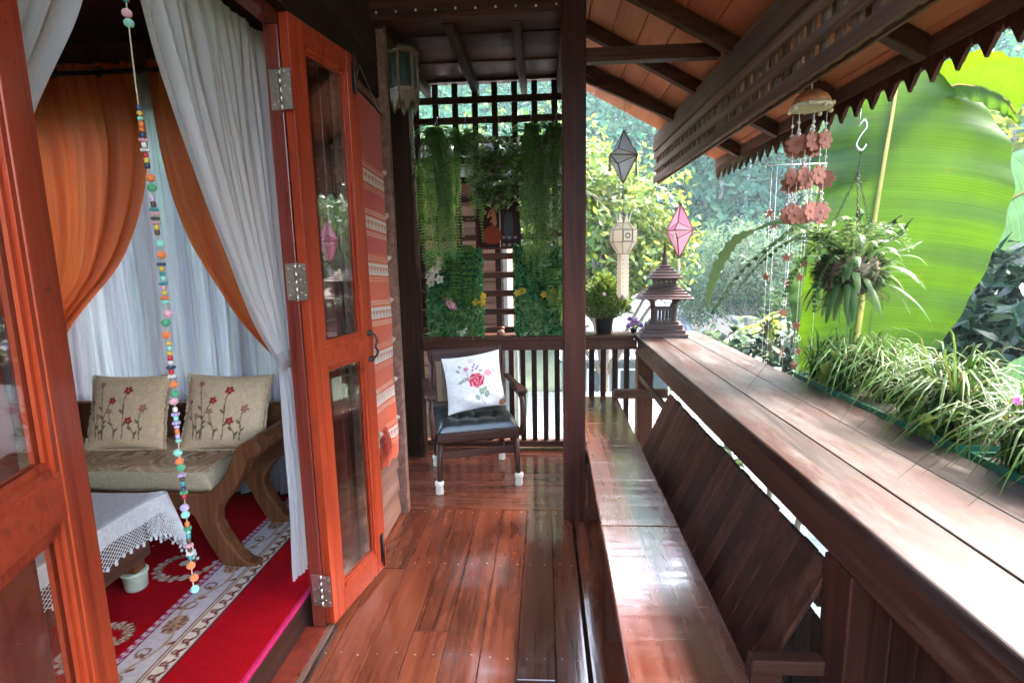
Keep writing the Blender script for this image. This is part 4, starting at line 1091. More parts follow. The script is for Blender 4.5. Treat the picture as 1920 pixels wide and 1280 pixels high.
m_.build('paper_panel', paper_w, kl); fm.build('frame', gold, kl)
for k in range(8):
    a, b = (2 * pi * (k + .5) / 8 + .2, 2 * pi * (k + 1.5) / 8 + .2)
    p, q = Vector((cx + .046 * cos(a), cy + .046 * sin(a), cz + .2)), Vector((cx + .046 * cos(b), cy + .046 * sin(b), cz + .2))
    if k % 2 == 0: MB().add([p, q, (p + q) / 2 * 1.0 + Vector((((p + q) / 2).x - cx, ((p + q) / 2).y - cy, 0)) * .5 + Vector((0, 0, .085))], [(0, 1, 2)]).build('crown_point', paper_w, kl)
ka = 2 * pi * 5.5 / 8 + .2 + pi / 8     # panel facing the verandah
U = Vector((-sin(ka), cos(ka), 0)); Nn = Vector((cos(ka), sin(ka), 0)); O = Vector((cx, cy, cz + .105)) + Nn * .0935
q = MB()
for sx, sz, w, h in ((-.033, 0, .004, .078), (.033, 0, .004, .078), (0, .037, .07, .004), (0, -.037, .07, .004)): q.prism([(sx - w / 2, sz - h / 2), (sx + w / 2, sz - h / 2), (sx + w / 2, sz + h / 2), (sx - w / 2, sz + h / 2)], O, U, (0, 0, 1), Nn, .003)
for k in range(8):
    a = k * pi / 4; c_, s_ = cos(a), sin(a)
    pts = [(.008 * c_, .008 * s_), (.016 * c_ - .006 * s_, .016 * s_ + .006 * c_), (.026 * c_, .026 * s_), (.016 * c_ + .006 * s_, .016 * s_ - .006 * c_)]
    q.prism(pts, O, U, (0, 0, 1), Nn, .002)
q.build('flower_panel', lfr, kl)
for k in range(4):
    a = k * pi / 2 + .5; px, py = cx + .034 * cos(a), cy + .034 * sin(a); U = Vector((-sin(a), cos(a), 0)); Nn = Vector((cos(a), sin(a), 0))
    pts = [(-.024, 0), (.024, 0)]
    for j in range(9): pts += [(.030, -.03 - j * .033), (.022, -.045 - j * .033)]
    pts += [(0, -.335)]
    for j in range(8, -1, -1): pts += [(-.022, -.045 - j * .033), (-.030, -.03 - j * .033)]
    MB().prism(pts, (px, py, cz - .025), U, (0, 0, 1), Nn, .0015).build('tail', paper_w, kl)
MB().tube([(cx, cy, cz + .2), (cx, cy, 2.04)], .0015, 4).build('cord', M['iron'], kl)
eb = MB().box(.30, 1.15, 4.02, 4.06, 2.60, 2.64)
o = MB().bar((.24, 4.05, 2.845), (1.06, 4.05, 2.475), .04, .04).build('hanging_rail', M['dark_x']); tag(o, 'thin dark rail under the roof tiles from which the paper lanterns hang', 'rail')

# ---- wooden spirit-house lantern
sp = thing('spirit_house_lantern', 'dark wooden temple shaped lantern with tiered roofs on the rail corner', 'lantern', (.915, 4.12, .9505), rotz=R(-9))
def tier(w0, z0, w1, z1, nm): bev(MB().lathe([(w0 / 2, z0), (w0 / 2, lerp(z0, z1, .35)), (w1 / 2, z1)], square=True).build(nm, M['stupa'], sp, True), .002, 1)
for w, z0, z1 in ((.345, 0, .028), (.31, .0285, .055), (.27, .0555, .092), (.215, .0925, .112)): bev(MB().box(-w / 2, w / 2, -w / 2, w / 2, z0, z1).build('plinth', M['stupa'], sp, True), .003, 1)
for sx in (-1, 1):
    for sy in (-1, 1):
        pts = curve([(sx * .075, sy * .075, .1125), (sx * .075, sy * .075, .20), (sx * .088, sy * .088, .26), (sx * .115, sy * .115, .29)], 10); m_ = MB()
        for a, b in zip(pts[:-1], pts[1:]): m_.bar(a, b, .024, .024, (sx, -sy, 0))
        m_.build('post', M['stupa'], sp, True)
for a in range(4):
    m_ = MB(); m_.box(-.062, .062, -.081, -.069, .195, .212)
    for k in range(5): m_.box(-.052 + k * .026 - .006, -.052 + k * .026 + .006, -.079, -.071, .1125, .1945)
    Rm = Matrix.Rotation(a * pi / 2, 4, 'Z'); m_.v = [tuple(Rm @ Vector(p)) for p in m_.v]; m_.build('balustrade', M['stupa'], sp, True)
z = .285; w = .415
for k in range(5): tier(w, z, w - .055, z + .021, 'roof_tier'); z += .0185; w -= .043
m_ = MB().box(-.085, .085, -.085, .085, z, z + .022); m_.box(-.088, .088, -.088, .088, z + .040, z + .055)
for a in range(4):
    for k in range(5):
        x = -.07 + k * .035; Rm = Matrix.Rotation(a * pi / 2, 4, 'Z'); q = MB().box(x - .007, x + .007, -.082, -.07, z + .022, z + .040); m_.add([tuple(Rm @ Vector(p)) for p in q.v], q.f)
m_.build('neck', M['stupa'], sp, True); z += .056; w = .265
for k in range(5): tier(w, z, w - .052, z + .024, 'roof_tier'); z += .0215; w -= .044
MB().lathe([(.022, 0), (.026, .01), (.018, .02), (.022, .03), (.015, .04), (.019, .05), (.012, .062), (.015, .072), (.009, .09), (.010, .12), (.005, .16), (.001, .195)], 0, 0, z, 12).build('spire', M['stupa'], sp, True)

# ---- wind chime with clay flowers
clay = plain('terracotta_clay', (.27, .085, .05), .7, 0, .2, 60, bump=.2); cream = plain('cream_glaze', (.58, .48, .36), .55, 0, .12, 60); wbead = plain('white_clay_bead', (.60, .55, .48), .6)
wc = thing('wind_chime', 'clay wind chime of brown flowers under a mushroom cap, hung from the valance', 'wind chime', (1.06, 2.27, 2.15))
cx, cy = 1.06, 2.27
MB().lathe([(.002, .068), (.03, .062), (.058, .042), (.074, .012)], cx, cy, 2.118, 18).build('cap', plain('orange_clay', (.42, .15, .06), .55, 0, .25, 40), wc)
m_ = MB().lathe([(.073, .012), (.079, .004), (.075, -.005), (.045, .002), (.01, .012)], cx, cy, 2.118, 18)
for k in range(9): m_.ball((cx + .077 * cos(k * .7), cy + .077 * sin(k * .7), 2.118 + random.uniform(-.012, .008)), .009, 7, 5)
m_.build('cap_rim', cream, wc)
MB().tube(curve([(cx, cy, 2.184), (cx - .01, cy, 2.25), (cx - .04, cy, 2.29), (cx - .065, cy, 2.30), (cx - .072, cy, 2.27), (cx - .078, cy, 2.33), (cx - .082, cy, 2.40)], 16), .0025, 6).build('hook', M['hook'], wc)
pts = []
for k in range(56): a = k * 2 * pi / 56; rr = .040 * (.66 + .34 * abs(cos(3.5 * a)) ** .6); pts.append((rr * cos(a), rr * sin(a)))
fl0 = MB().prism(pts, (0, -.003, 0), (1, 0, 0), (0, 0, 1), (0, 1, 0), .006); fl0.lathe([(.009, -.0055), (.009, .0055)], n=10)
fl0.v[-20:] = [(p[0], p[2], p[1]) for p in fl0.v[-20:]]
f0 = fl0.build('clay_flower', clay, wc); bev(f0, .0015, 1); first = True
str_ = MB(); bd_ = MB()
for i, zc in enumerate((1.975, 1.845, 1.715)):
    for k in range(7):
        a = k * 2 * pi / 7 + i * .5; rr = .062 if k else .01
        x, y = cx + rr * cos(a), cy + rr * sin(a)
        Mx = Matrix.Translation((x, y, zc + random.uniform(-.014, .014))) @ Matrix.Rotation(random.uniform(-.7, .7), 4, 'Z') @ Matrix.Rotation(random.uniform(-.2, .2), 4, 'Y')
        if first: f0.matrix_basis = Mx; first = False
        else: inst(f0, wc, Mx)
        zt = zc + .12; str_.tube([(x, y, zc), (x, y, zt)], .0011, 4)
        for q in (.045, .075 + random.uniform(-.01, .01)): bd_.ball((x, y, zc + q), .0062, 7, 5)
str_.build('string', M['white'], wc); tag(bd_.build('beads', wbead, wc), kind='stuff')

# ---- second clay mobile, beyond the railing
mo = thing('clay_mobile', 'loose clay star mobile on thin white strings beyond the railing', 'wind chime', (1.45, 3.2, 2.18))
st = []
for k in range(10): a = k * pi / 5 + pi / 2; rr = .03 if k % 2 == 0 else .014; st.append((rr * cos(a), rr * sin(a)))
s0 = MB().prism(st, (0, -.003, 0), (1, 0, 0), (0, 0, 1), (0, 1, 0), .006).build('clay_star', clay, mo); first = True
m_ = MB(); rg = MB()
for k, (dx, dy) in enumerate(((-.10, 0), (-.05, .05), (0, -.02), (.04, .04), (.09, 0), (.13, .05), (.17, -.03))):
    x, y = 1.40 + dx, 3.2 + dy; zb = .80 + .06 * (k % 3)
    m_.tube([(x, y, 2.05), (x, y, zb)], .0009, 4)
    for z in np.linspace(zb, 1.75, 4):
        Mx = Matrix.Translation((x, y, z + random.uniform(-.06, .06))) @ Matrix.Rotation(random.uniform(-1.2, 1.2), 4, 'Z')
        if first: s0.matrix_basis = Mx; first = False
        elif random.random() < .75: inst(s0, mo, Mx)
    for q in range(3):
        z = random.uniform(zb, 1.8); rg.tube([(x + .014 * cos(a), y, z + .014 * sin(a)) for a in np.linspace(0, 2 * pi, 10)], .0013, 4)
        rg.ball((x, y, random.uniform(zb, 1.9)), .006, 6, 4)
m_.tube([(1.27, 3.2, 2.05), (1.60, 3.2, 2.05)], .004, 6); m_.tube([(1.455, 3.2, 2.05), (1.455, 3.2, 2.15)], .002, 5)
m_.build('strings', M['white'], mo); tag(rg.build('rings', wbead, mo), kind='stuff')

# ---- picture and figurines by the lattice
pk = thing('framed_picture', 'dark framed picture of a kneeling flute player among the hanging ferns', 'picture', (-.354, 4.15, 1.64))
def pic(u, v):
    bgc = (.035, .010, .008)
    if u > .56: bgc = (.06, .055, .055) if ell(u, v, .76, .45, .12, .32) < 1 else (.04, .018, .016)
    sk = (.36, .13, .06)
    if ell(u, v, .40, .83, .05, .055) < 1: return sk
    if ell(u, v, .38, .90, .05, .035) < 1: return (.02, .01, .01)
    if seg(u, v, (.40, .77), (.42, .52), .05) or seg(u, v, (.38, .72), (.26, .66), .02) or seg(u, v, (.26, .66), (.33, .80), .02) or seg(u, v, (.45, .68), (.33, .56), .02): return sk
    if ell(u, v, .36, .26, .22, .22) < 1 and v > .08: return (.30, .045, .02) if int(v * 50 + 3 * sin(u * 12)) % 2 else (.12, .02, .012)
    if abs(u - .55) < .008: return (.40, .38, .36)
    if u > .6 and ell(u % .14, v % .16, .07, .05, .05, .03) < 1 and v < .3: return (.20, .18, .17)
    return bgc
grid('print', lambda u, v: (-.515 + u * .322, 4.168, 1.645 + v * .35), 90, 96, attrmat('varnished_print', .7, spec=.1), pk, paint=pic)
for x0, x1, z0, z1 in ((-.53, -.5155, 1.63, 2.01), (-.1925, -.178, 1.63, 2.01), (-.515, -.193, 1.63, 1.6445), (-.515, -.193, 1.9955, 2.01)): bev(MB().box(x0, x1, 4.155, 4.18, z0, z1).build('frame', M['dark_x'], pk), .002, 1)
def bird(label, c, rz, body, wing, spot):
    b = thing('bird_figurine', label, 'figurine', c, rotz=rz, group='china birds on the end rail')
    m_ = MB().ball((0, 0, .026), .028, 12, 8, sc=(1.25, .85, .9)); m_.ball((.028, 0, .055), .016, 10, 7); m_.tube([(.02, 0, .035), (.028, 0, .055)], [.016, .012], 8)
    m_.tube([(-.03, 0, .03), (-.05, 0, .045)], [.013, .004], 8); m_.lathe([(.02, 0), (.022, .006), (.012, .01)], 0, 0, 0, 12)
    m_.build('body', body, b, True)
    MB().tube([(.040, 0, .055), (.056, 0, .051)], [.006, .001], 7).build('beak', spot, b, True)
    for s in (-1, 1): MB().ball((-.006, s * .021, .03), .016, 8, 6, sc=(1.3, .35, .8)).build('wing', wing, b, True)
china = plain('white_china', (.62, .58, .50), .3); bro = plain('brown_glaze', (.28, .11, .05), .3, 0, .4, 40); grn = plain('olive_glaze', (.30, .28, .10), .3, 0, .4, 40); gry = plain('grey_glaze', (.30, .29, .31), .3, 0, .3, 40)
bird('white and olive china bird nearest the hanging green wall with orchids', (-.66, 4.150, .951), .15, china, grn, bro)
bird('brown china bird in the middle of the lattice gap', (-.345, 4.150, .951), 1.2, bro, china, china)
bird('grey and white china bird beside the right green wall', (-.165, 4.150, .951), 2.9, china, gry, bro)
# ================================================================== LANDSCAPE
def smooth(a, b, x): t = np.clip((x - a) / (b - a), 0, 1); return t * t * (3 - 2 * t)
def hill_h(x, y):
    s = np.hypot(x * .85, y)
    n = 2.2 * np.sin(x * .09 + 1) * np.cos(y * .07) + 1.3 * np.sin(x * .21 + y * .17)
    h = -3.2 + (.66 * np.clip(s - 24, 0, 90) + n * smooth(22, 40, s)) * smooth(-25, 12, y + .35 * x)
    return np.minimum(h, 58 + n)
gx = np.concatenate([np.linspace(-150, 170, 82)]); gy = np.concatenate([np.linspace(-80, 150, 60)])
GX, GY = np.meshgrid(gx, gy); GZ = hill_h(GX, GY)
V = np.stack([GX.ravel(), GY.ravel(), GZ.ravel()], 1); w = len(gx)
F = np.array([(j * w + i, j * w + i + 1, (j + 1) * w + i + 1, (j + 1) * w + i) for j in range(len(gy) - 1) for i in range(len(gx) - 1)])
o = fast_mesh('ground', V, F, plain('forest_soil', (.025, .038, .018), .95, 0, .4, .6), smooth=True); o['kind'] = 'structure'

def rhombi(C, N, L, W, seed=0, droop=0.0):
    """leaf-sized rhombus per centre: C,N (n,3); L,W (n,)"""
    r = np.random.default_rng(seed); n = len(C)
    N = N / np.linalg.norm(N, axis=1, keepdims=True)
    T = r.normal(size=(n, 3)); T[:, 2] -= droop; T -= N * (T * N).sum(1, keepdims=True); T /= np.linalg.norm(T, axis=1, keepdims=True)
    B = np.cross(N, T)
    L = np.asarray(L).reshape(-1, 1); W = np.asarray(W).reshape(-1, 1)
    v = np.stack([C - T * L / 2, C + B * W / 2 + T * L * .05, C + T * L / 2 - N * L * .12, C - B * W / 2 + T * L * .05], 1).reshape(-1, 3)
    f = np.arange(4 * n, dtype=np.int32).reshape(n, 4)
    return v, f
def crown_pts(c, rad, n, r, hollow=.55, lump=.25):
    d = r.normal(size=(n, 3)); d /= np.linalg.norm(d, axis=1, keepdims=True)
    ph = r.uniform(0, 6.28, 3)
    l = 1 + lump * (np.sin(4 * d[:, 0] + ph[0]) * np.cos(5 * d[:, 1] + ph[1]) + .6 * np.sin(7 * d[:, 2] + ph[2]))
    rr = r.uniform(hollow ** 2, 1, n) ** .5 * l
    return c + d * rr[:, None] * np.asarray(rad), d
# far wood covering the hillside
r = np.random.default_rng(3); Cs = []; Ns = []; Ls = []; tr_ = MB()
cnt = 0
while cnt < 1500:
    az = R(r.uniform(-38, 105)); s = 26 + 74 * r.random() ** 1.15
    x, y = s * sin(az), s * cos(az)
    zb = float(hill_h(np.array(x), np.array(y))); rc_ = r.uniform(1.7, 3.6) * (.8 + s / 150)
    inview = az < R(52) and az > R(-30)
    n = int((620 if inview else 90) * (1.5 if s < 45 else 1.0)); hgt = rc_ * r.uniform(1.3, 2.4)
    c = np.array([x, y, zb + hgt]); p, d = crown_pts(c, (rc_, rc_, rc_ * r.uniform(.8, 1.25)), n, r, .6, .3)
    Cs.append(p); Ns.append(d + r.normal(size=(n, 3)) * .7); Ls.append(np.full(n, (.36 if inview else 1.0) * (.75 + s / 110)) * r.uniform(.6, 1.3, n))
    if r.random() < .35 and inview: tr_.tube([(x, y, zb - .5), (x + r.uniform(-.4, .4), y, zb + hgt * .6), (x + r.uniform(-.8, .8), y, zb + hgt * 1.5)], [.16, .12, .05], 5)
    cnt += 1
C_ = np.concatenate(Cs); N_ = np.concatenate(Ns); L_ = np.concatenate(Ls)
V, F = rhombi(C_, N_, L_, L_ * .62, 5)
hf = leafmat('hill_leaves', [(.007, .044, .034), (.017, .070, .046), (.030, .094, .050), (.011, .062, .052), (.052, .115, .055)], .25, .7, spec=.02)
o = fast_mesh('hillside_forest', V, F, hf); tag(o, kind='stuff')
o = tr_.build('hillside_trunks', plain('pale_bark', (.32, .30, .26), .9)); tag(o, kind='stuff')

# ---- nearer trees
def tree(name, label, base, crowns, leafL, leafW, nleaf, mat, bark, tr=.10, seed=1, group=None, droop=.3, branches=9, cat='tree'):
    r = np.random.default_rng(seed); random.seed(seed)
    t = thing(name, label, cat, base, group)
    b = Vector(base); top = Vector(crowns[0][0])
    m_ = MB(); pts = curve([b, b.lerp(top, .4) + Vector((r.uniform(-.15, .15), r.uniform(-.15, .15), 0)), top, top + Vector((0, 0, crowns[0][1][2] * .5))], 14)
    m_.tube(pts, [lerp(tr, tr * .25, i / 13) for i in range(14)], 8)
    P_, D_ = [], []
    for c, rad in crowns:
        n = int(nleaf * (rad[0] * rad[1] * rad[2]) ** .66 / sum((q[1][0] * q[1][1] * q[1][2]) ** .66 for q in crowns))
        # leaf sprays: twig ends with a rosette of leaves each
        k = max(8, n // 9); ends, d = crown_pts(np.array(c), rad, k, r, .35, .22)
        for e, dd in zip(ends, d):
            q = e + r.normal(size=(9, 3)) * leafL * .55; P_.append(q); D_.append(dd * .5 + r.normal(size=(9, 3)) * .6 + np.array([0, 0, .5]))
        for j in range(branches):
            e = Vector(ends[j * k // branches]); s_ = pts[int(r.integers(5, 11))]
            mid = s_.lerp(e, .5) + Vector((0, 0, .12)); m_.tube(curve([s_, mid, e], 7), [tr * .35 * (1 - i / 8) + .004 for i in range(7)], 6)
    m_.build('trunk', bark, t)
    P_ = np.concatenate(P_); D_ = np.concatenate(D_); n = len(P_)
    V, F = rhombi(P_, D_, leafL * r.uniform(.65, 1.25, n), leafW * r.uniform(.7, 1.2, n), seed + 1, droop)
    tag(fast_mesh('crown', V, F, mat, t), kind='stuff')
    return t
bark = plain('grey_bark', (.16, .13, .10), .9, 0, .3, 15, bump=.5)
lf_yel = leafmat('yellow_green_leaves', [(.035, .085, .018), (.07, .12, .02), (.13, .17, .025), (.03, .075, .03), (.18, .19, .03), (.05, .10, .045)], .4, .35)
lf_mid = leafmat('mid_green_leaves', [(.025, .062, .022), (.04, .085, .028), (.065, .11, .035), (.095, .13, .045)], .35, .4)
lf_dk = leafmat('dark_glossy_leaves', [(.006, .022, .014), (.012, .032, .020), (.020, .044, .024), (.03, .055, .028)], .12, .28)
lf_bam = leafmat('bamboo_leaves', [(.032, .075, .035), (.05, .095, .045), (.075, .12, .06), (.03, .065, .04)], .4, .5)
tree('leafy_tree', 'bright yellow-green tree behind the paper lanterns, right of the dark post', (1.2, 9.5, -3.1), [((1.15, 9.4, 2.0), (1.35, 1.2, 1.45)), ((.6, 9.6, 3.0), (.95, .9, .75)), ((1.9, 9.2, 1.7), (.75, .8, .75)), ((.1, 9.8, 1.4), (1.2, 1.0, 1.2))], .15, .075, 9500, lf_yel, bark, .13, 11)
tree('small_leaved_tree', 'pale green small-leaved tree beyond the railing behind the clay mobile', (3.5, 7.4, -3.1), [((3.75, 7.3, 1.9), (.5, .6, .75)), ((4.2, 7.5, 2.3), (.7, .7, .7)), ((3.4, 7.0, .9), (.45, .5, .45))], .10, .05, 2600, lf_mid, bark, .09, 23)
tree('bamboo_clump', 'feathery pale bamboo clump on the slope beyond the spirit lantern', (6.3, 17, -3.2), [((6.2, 17, 1.2), (1.6, 1.3, 1.5)), ((5.0, 17.4, .4), (1.1, 1.2, 1.1)), ((7.4, 16.4, .8), (1.1, 1.1, 1.2))], .30, .05, 7000, lf_bam, bark, .08, 31, droop=1.0)
tree('branching_tree', 'loose tree with yellow leaf tips beside the curled banana leaf top', (5.2, 5.9, -3.1), [((5.05, 5.6, 2.75), (.75, .7, .9)), ((5.6, 5.8, 1.9), (.7, .7, .8))], .14, .06, 2200, lf_yel, bark, .09, 41)
tree('roadside_tree', 'tall green tree seen through the lattice above the neighbour roof', (-2.0, 13, -3.1), [((-1.9, 13, 3.2), (2.0, 1.6, 1.8)), ((-3.9, 13.5, 2.7), (1.6, 1.4, 1.5)), ((.0, 13.6, 3.6), (1.6, 1.3, 1.4))], .22, .11, 6000, lf_mid, bark, .16, 51)
tree('garden_tree', 'small round tree on the slope below the tiled house', (4.4, 12, -3.2), [((4.2, 12, -.9), (1.3, 1.1, .9))], .16, .08, 2000, lf_mid, bark, .08, 61)

DW = plain('weathered_white_paint', (.42, .42, .41), .7, 0, .15, 6)
# ---- neighbouring buildings
nbw = wood('neighbour_wall_wood', (.16, .075, .045), (.24, .115, .07), (.32, .17, .11), 'X', rough=(.6, .8), var=.3, bump=.2)
nb = thing('neighbour_house', 'brown plank neighbour house with tiled eave close behind the lattice', 'house', (-1.1, 5.6, -3))
for k in range(38):
    z = -1.6 + k * .105
    bev(MB().box(-1.8, -.40, 5.22 + .004 * (k % 2), 5.25 + .004 * (k % 2), z, z + .098).build('wall_plank', nbw, nb), .003, 1)
MB().box(-1.8, -.41, 5.262, 6.9, -3.1, 2.42).build('wall', nbw, nb)
bev(MB().box(-.399, -.36, 5.2, 5.26, -3.1, 2.42).build('corner_trim', DW, nb), .003)
bev(MB().box(-.30, -.27, 5.2, 5.24, -3.1, 2.42).build('downpipe', DW, nb), .003)
bev(MB().box(-1.95, .25, 5.02, 5.06, 2.42, 2.56).build('eave_board', DW, nb), .004)
bev(MB().box(-1.95, .25, 5.061, 5.10, 2.30, 2.42).build('eave_board', DW, nb), .004)
MB().hexa([(-1.95, 5.05, 2.40), (.25, 5.05, 2.40), (.25, 7.2, 2.70), (-1.95, 7.2, 2.70), (-1.95, 5.05, 2.56), (.25, 5.05, 2.56), (.25, 7.2, 2.80), (-1.95, 7.2, 2.80)]).build('roof', plain('grey_roof_tile', (.28, .26, .25), .8, 0, .2, 8), nb)
rt = MB()
pr = [(.08 * cos(a), .06 * sin(a)) for a in np.linspace(0, pi, 9)] + [(-.065, 0)] + [(.062 * cos(a), .045 * sin(a)) for a in np.linspace(pi, 0, 9)]
rt.prism([(.08 * cos(a), .07 * sin(a)) for a in np.linspace(0, pi, 10)], (0, 0, 0), (1, 0, 0), (0, 0, 1), (0, 2.15, .24), 1.0)
t_ = rt.build('ridge_tile', plain('grey_ridge_tile', (.24, .22, .21), .8, 0, .25, 9), nb); t_.matrix_basis = Matrix.Translation((-1.84, 5.0, 2.565))
for k in range(1, 10): inst(t_, nb, Matrix.Translation((-1.84 + .226 * k, 5.0, 2.565)))
cr = thing('corrugated_roof', 'low pale corrugated roof seen between the end balusters', 'roof', (.2, 7, -.9))
def corr(x0, x1, y0, y1, z0, z1, per=.076, amp=.009):
    n = int((x1 - x0) / per * 6)
    return lambda u, v: (lerp(x0, x1, u), lerp(y0, y1, v), lerp(z0, z1, v) + amp * sin(2 * pi * lerp(x0, x1, u) / per)), n
f_, n_ = corr(-.3, 3.3, 5.3, 9.0, -1.25, -.75)  # roof extended to the right so the gap under the side rail looks bright
grid('roof_sheet', f_, n_, 8, plain('pale_roof_sheet', (.20, .215, .22), .6, 0, .15, 3, spec=.15), cr, solid=.004)
bev(MB().box(-.3, 3.3, 5.26, 5.32, -1.36, -1.25).build('eave_board', DW, cr), .004)
MB().box(-.2, 3.2, 5.5, 8.9, -3.15, -1.36).build('wall', DW, cr)
for k in range(5): MB().tube([(-.3, 5.7 + k * .75, -1.186 + k * .1014), (3.3, 5.7 + k * .75, -1.186 + k * .1014)], .008, 5).build('batten', M['hook'], cr)
th = thing('tiled_house', 'grey house with pale tiled eave below, seen right of the dark post', 'house', (2.2, 16, -3))
MB().box(.6, 4.4, 15, 19, -3.2, -1.35).build('wall', plain('grey_render', (.14, .14, .155), .85, 0, .1, 4), th)
tp = plain('pale_roof_tile', (.11, .115, .125), .8, 0, .25, 5, spec=.1)
for k in range(26):
    for j in range(4):
        pass
tl_ = MB().prism([(.075 * cos(a), .05 * sin(a)) for a in np.linspace(0, pi, 6)], (0, 0, 0), (1, 0, 0), (0, 0, 1), (0, .42, .14), 1.0).build('roof_tile', tp, th); tl_.matrix_basis = Matrix.Translation((.4, 14.6, -1.3))
for j in range(5):
    for k in range(26):
        if j or k: inst(tl_, th, Matrix.Translation((.4 + k * .16, 14.6 + j * .4, -1.3 + j * .145)))
MB().hexa([(.3, 14.62, -1.36), (4.6, 14.62, -1.36), (4.6, 19.4, .2), (.3, 19.4, .2), (.3, 14.62, -1.31), (4.6, 14.62, -1.31), (4.6, 19.4, .25), (.3, 19.4, .25)]).build('roof', tp, th)
for x in (1.2, 2.1, 3.0):
    MB().box(x, x + .55, 14.95, 15.0, -2.4, -1.6).build('window_frame', M['white'], th); MB().box(x + .05, x + .5, 14.935, 14.949, -2.35, -1.65).build('window', plain('dark_window', (.04, .05, .06), .1), th)
gr_ = thing('shed_roof', 'flat grey metal shed roof beyond the spirit lantern on the slope', 'roof', (6, 20, -1))
MB().hexa([(4.6, 17.8, -.95), (8.6, 16.0, -1.5), (9.4, 20, -1.1), (5.2, 22, -.55), (4.6, 17.8, -.88), (8.6, 16.0, -1.43), (9.4, 20, -1.03), (5.2, 22, -.48)]).build('roof_sheet', plain('grey_roof_metal', (.045, .046, .05), .8, 0, .15, 3, spec=.1), gr_)
MB().box(5.3, 8.4, 17.8, 20, -3.2, -1.35).build('wall', DW, gr_)

hz = MB().box(-151, 171, -81, 151, -8.2, 84).build('haze', None); hz['kind'] = 'stuff'
hm = bpy.data.materials.new('haze'); hm.use_nodes = True; t = hm.node_tree; t.nodes.remove(t.nodes['Principled BSDF'])
pv = t.nodes.new('ShaderNodeVolumePrincipled'); pv.inputs['Color'].default_value = (.72, .95, .94, 1); pv.inputs['Density'].default_value = .0016; pv.inputs['Anisotropy'].default_value = .2
t.links.new(pv.outputs[0], t.nodes['Material Output'].inputs['Volume']); hz.data.materials.append(hm)
# ================================================================== PLANTS
random.seed(99)
def rv(a, b): return random.uniform(a, b)
lf_fern = leafmat('fern_leaves', [(.045, .125, .024), (.07, .165, .03), (.11, .20, .04), (.17, .23, .045)], .6, .5)
lf_hoya = leafmat('round_leaves', [(.07, .14, .045), (.11, .18, .06), (.16, .23, .08), (.22, .28, .11)], .45, .3)
lf_wall = leafmat('green_wall_leaves', [(.018, .10, .035), (.03, .14, .045), (.05, .17, .05), (.08, .20, .075)], .3, .45)
stem = plain('green_stem', (.10, .14, .04), .6)
def frond(mb, path, n, L, W, droop=.3, taper=.8, sideup=(0, 0, 1)):
    P = curve(path, n)
    for i in range(1, n):
        t = i / (n - 1); d = (P[i] - P[i - 1]).normalized(); s = d.cross(Vector(sideup))
        if s.length < .1: s = d.cross(Vector((0, 1, 0)))
        if s.length < .1: s = Vector((1, 0, 0))
        s.normalize(); l = L * (sin(pi * min(1, t * 1.0) ** .6) * taper + (1 - taper)) * rv(.85, 1.1)
        for sg in (-1, 1):
            dirv = (s * sg + d * .35 + Vector((rv(-.1, .1), rv(-.1, .1), -droop * rv(.5, 1.3)))).normalized()
            nrm = dirv.cross(d).normalized(); w = dirv.cross(nrm).normalized() * W / 2
            b = P[i]
            mb.add([b, b + dirv * l * .4 + w, b + dirv * l, b + dirv * l * .4 - w], [(0, 1, 2, 3)])
    return P
lf_dead = leafmat('dry_fern_leaves', [(.16, .10, .035), (.22, .16, .05)], .3, .7)
def hanging_fern(label, c, nf, lmin, lmax, spread, hook_z, seed, twist=0):
    nf = int(nf * 1.25); spread *= 1.35
    random.seed(seed)
    f = thing('hanging_fern', label, 'fern', c, 'ferns hanging on the lattice screen'); c = Vector(c)
    MB().lathe([(.035, -.09), (.055, -.02), (.058, 0), (.05, 0), (.045, -.012)], c.x, c.y, c.z, 14).build('pot', plain('dark_pot', (.03, .035, .03), .6), f)
    MB().tube(curve([(c.x - .05, c.y, c.z), (c.x - .02, c.y + .02, c.z + .08), (c.x, 4.165, hook_z), (c.x, 4.19, hook_z + .03), (c.x, 4.21, hook_z)], 14), .0025, 5).tube([(c.x + .05, c.y, c.z), (c.x, 4.165, hook_z)], .0018, 5).build('hook', M['hook'], f)
    m_ = MB(); rq = MB()
    for k in range(nf):
        a = rv(0, 2 * pi); r0 = rv(.5, 1) * spread; l = rv(lmin, lmax)
        px, py = c.x + r0 * cos(a), c.y - abs(r0 * sin(a)) * .8
        path = [c + Vector((0, 0, -.01)), (c.x + .6 * (px - c.x), c.y + .6 * (py - c.y), c.z + rv(.02, .08)), (px, py, c.z - l * .25), (px + rv(-.03, .03), py + rv(-.02, .02), c.z - l * .6), (px + rv(-.05, .05), py, c.z - l)]
        P = frond(m_, path, int(l / .0135), rv(.024, .042), rv(.009, .014), rv(.05, .4), rv(.3, .7)); rq.tube(P[::4] + [P[-1]], .0016, 4, cap=False)
    for k in range(9):     # short arching side fronds
        a = rv(0, pi); s_ = random.choice((-1, 1)); l = rv(.14, .24)
        frond(m_, [c, c + Vector((s_ * l * .5, -.05, rv(.04, .10))), c + Vector((s_ * l, -.08 * sin(a), rv(-.10, .02))), c + Vector((s_ * l * 1.1, -.08, rv(-.28, -.10)))], 20, .036, .012, .3, .6)
    dd = MB()
    for k in range(4):
        x_ = c.x + rv(-.1, .1); l = rv(.4, .8); frond(dd, [c, (x_, c.y - .06, c.z - .1), (x_ + rv(-.03, .03), c.y - .06, c.z - l)], int(l / .016), .024, .009, .5, .5)
    tag(dd.build('dry_fronds', lf_dead, f), kind='stuff')
    tag(m_.build('fronds', lf_fern, f), kind='stuff'); rq.build('frond_ribs', stem, f)
    return f
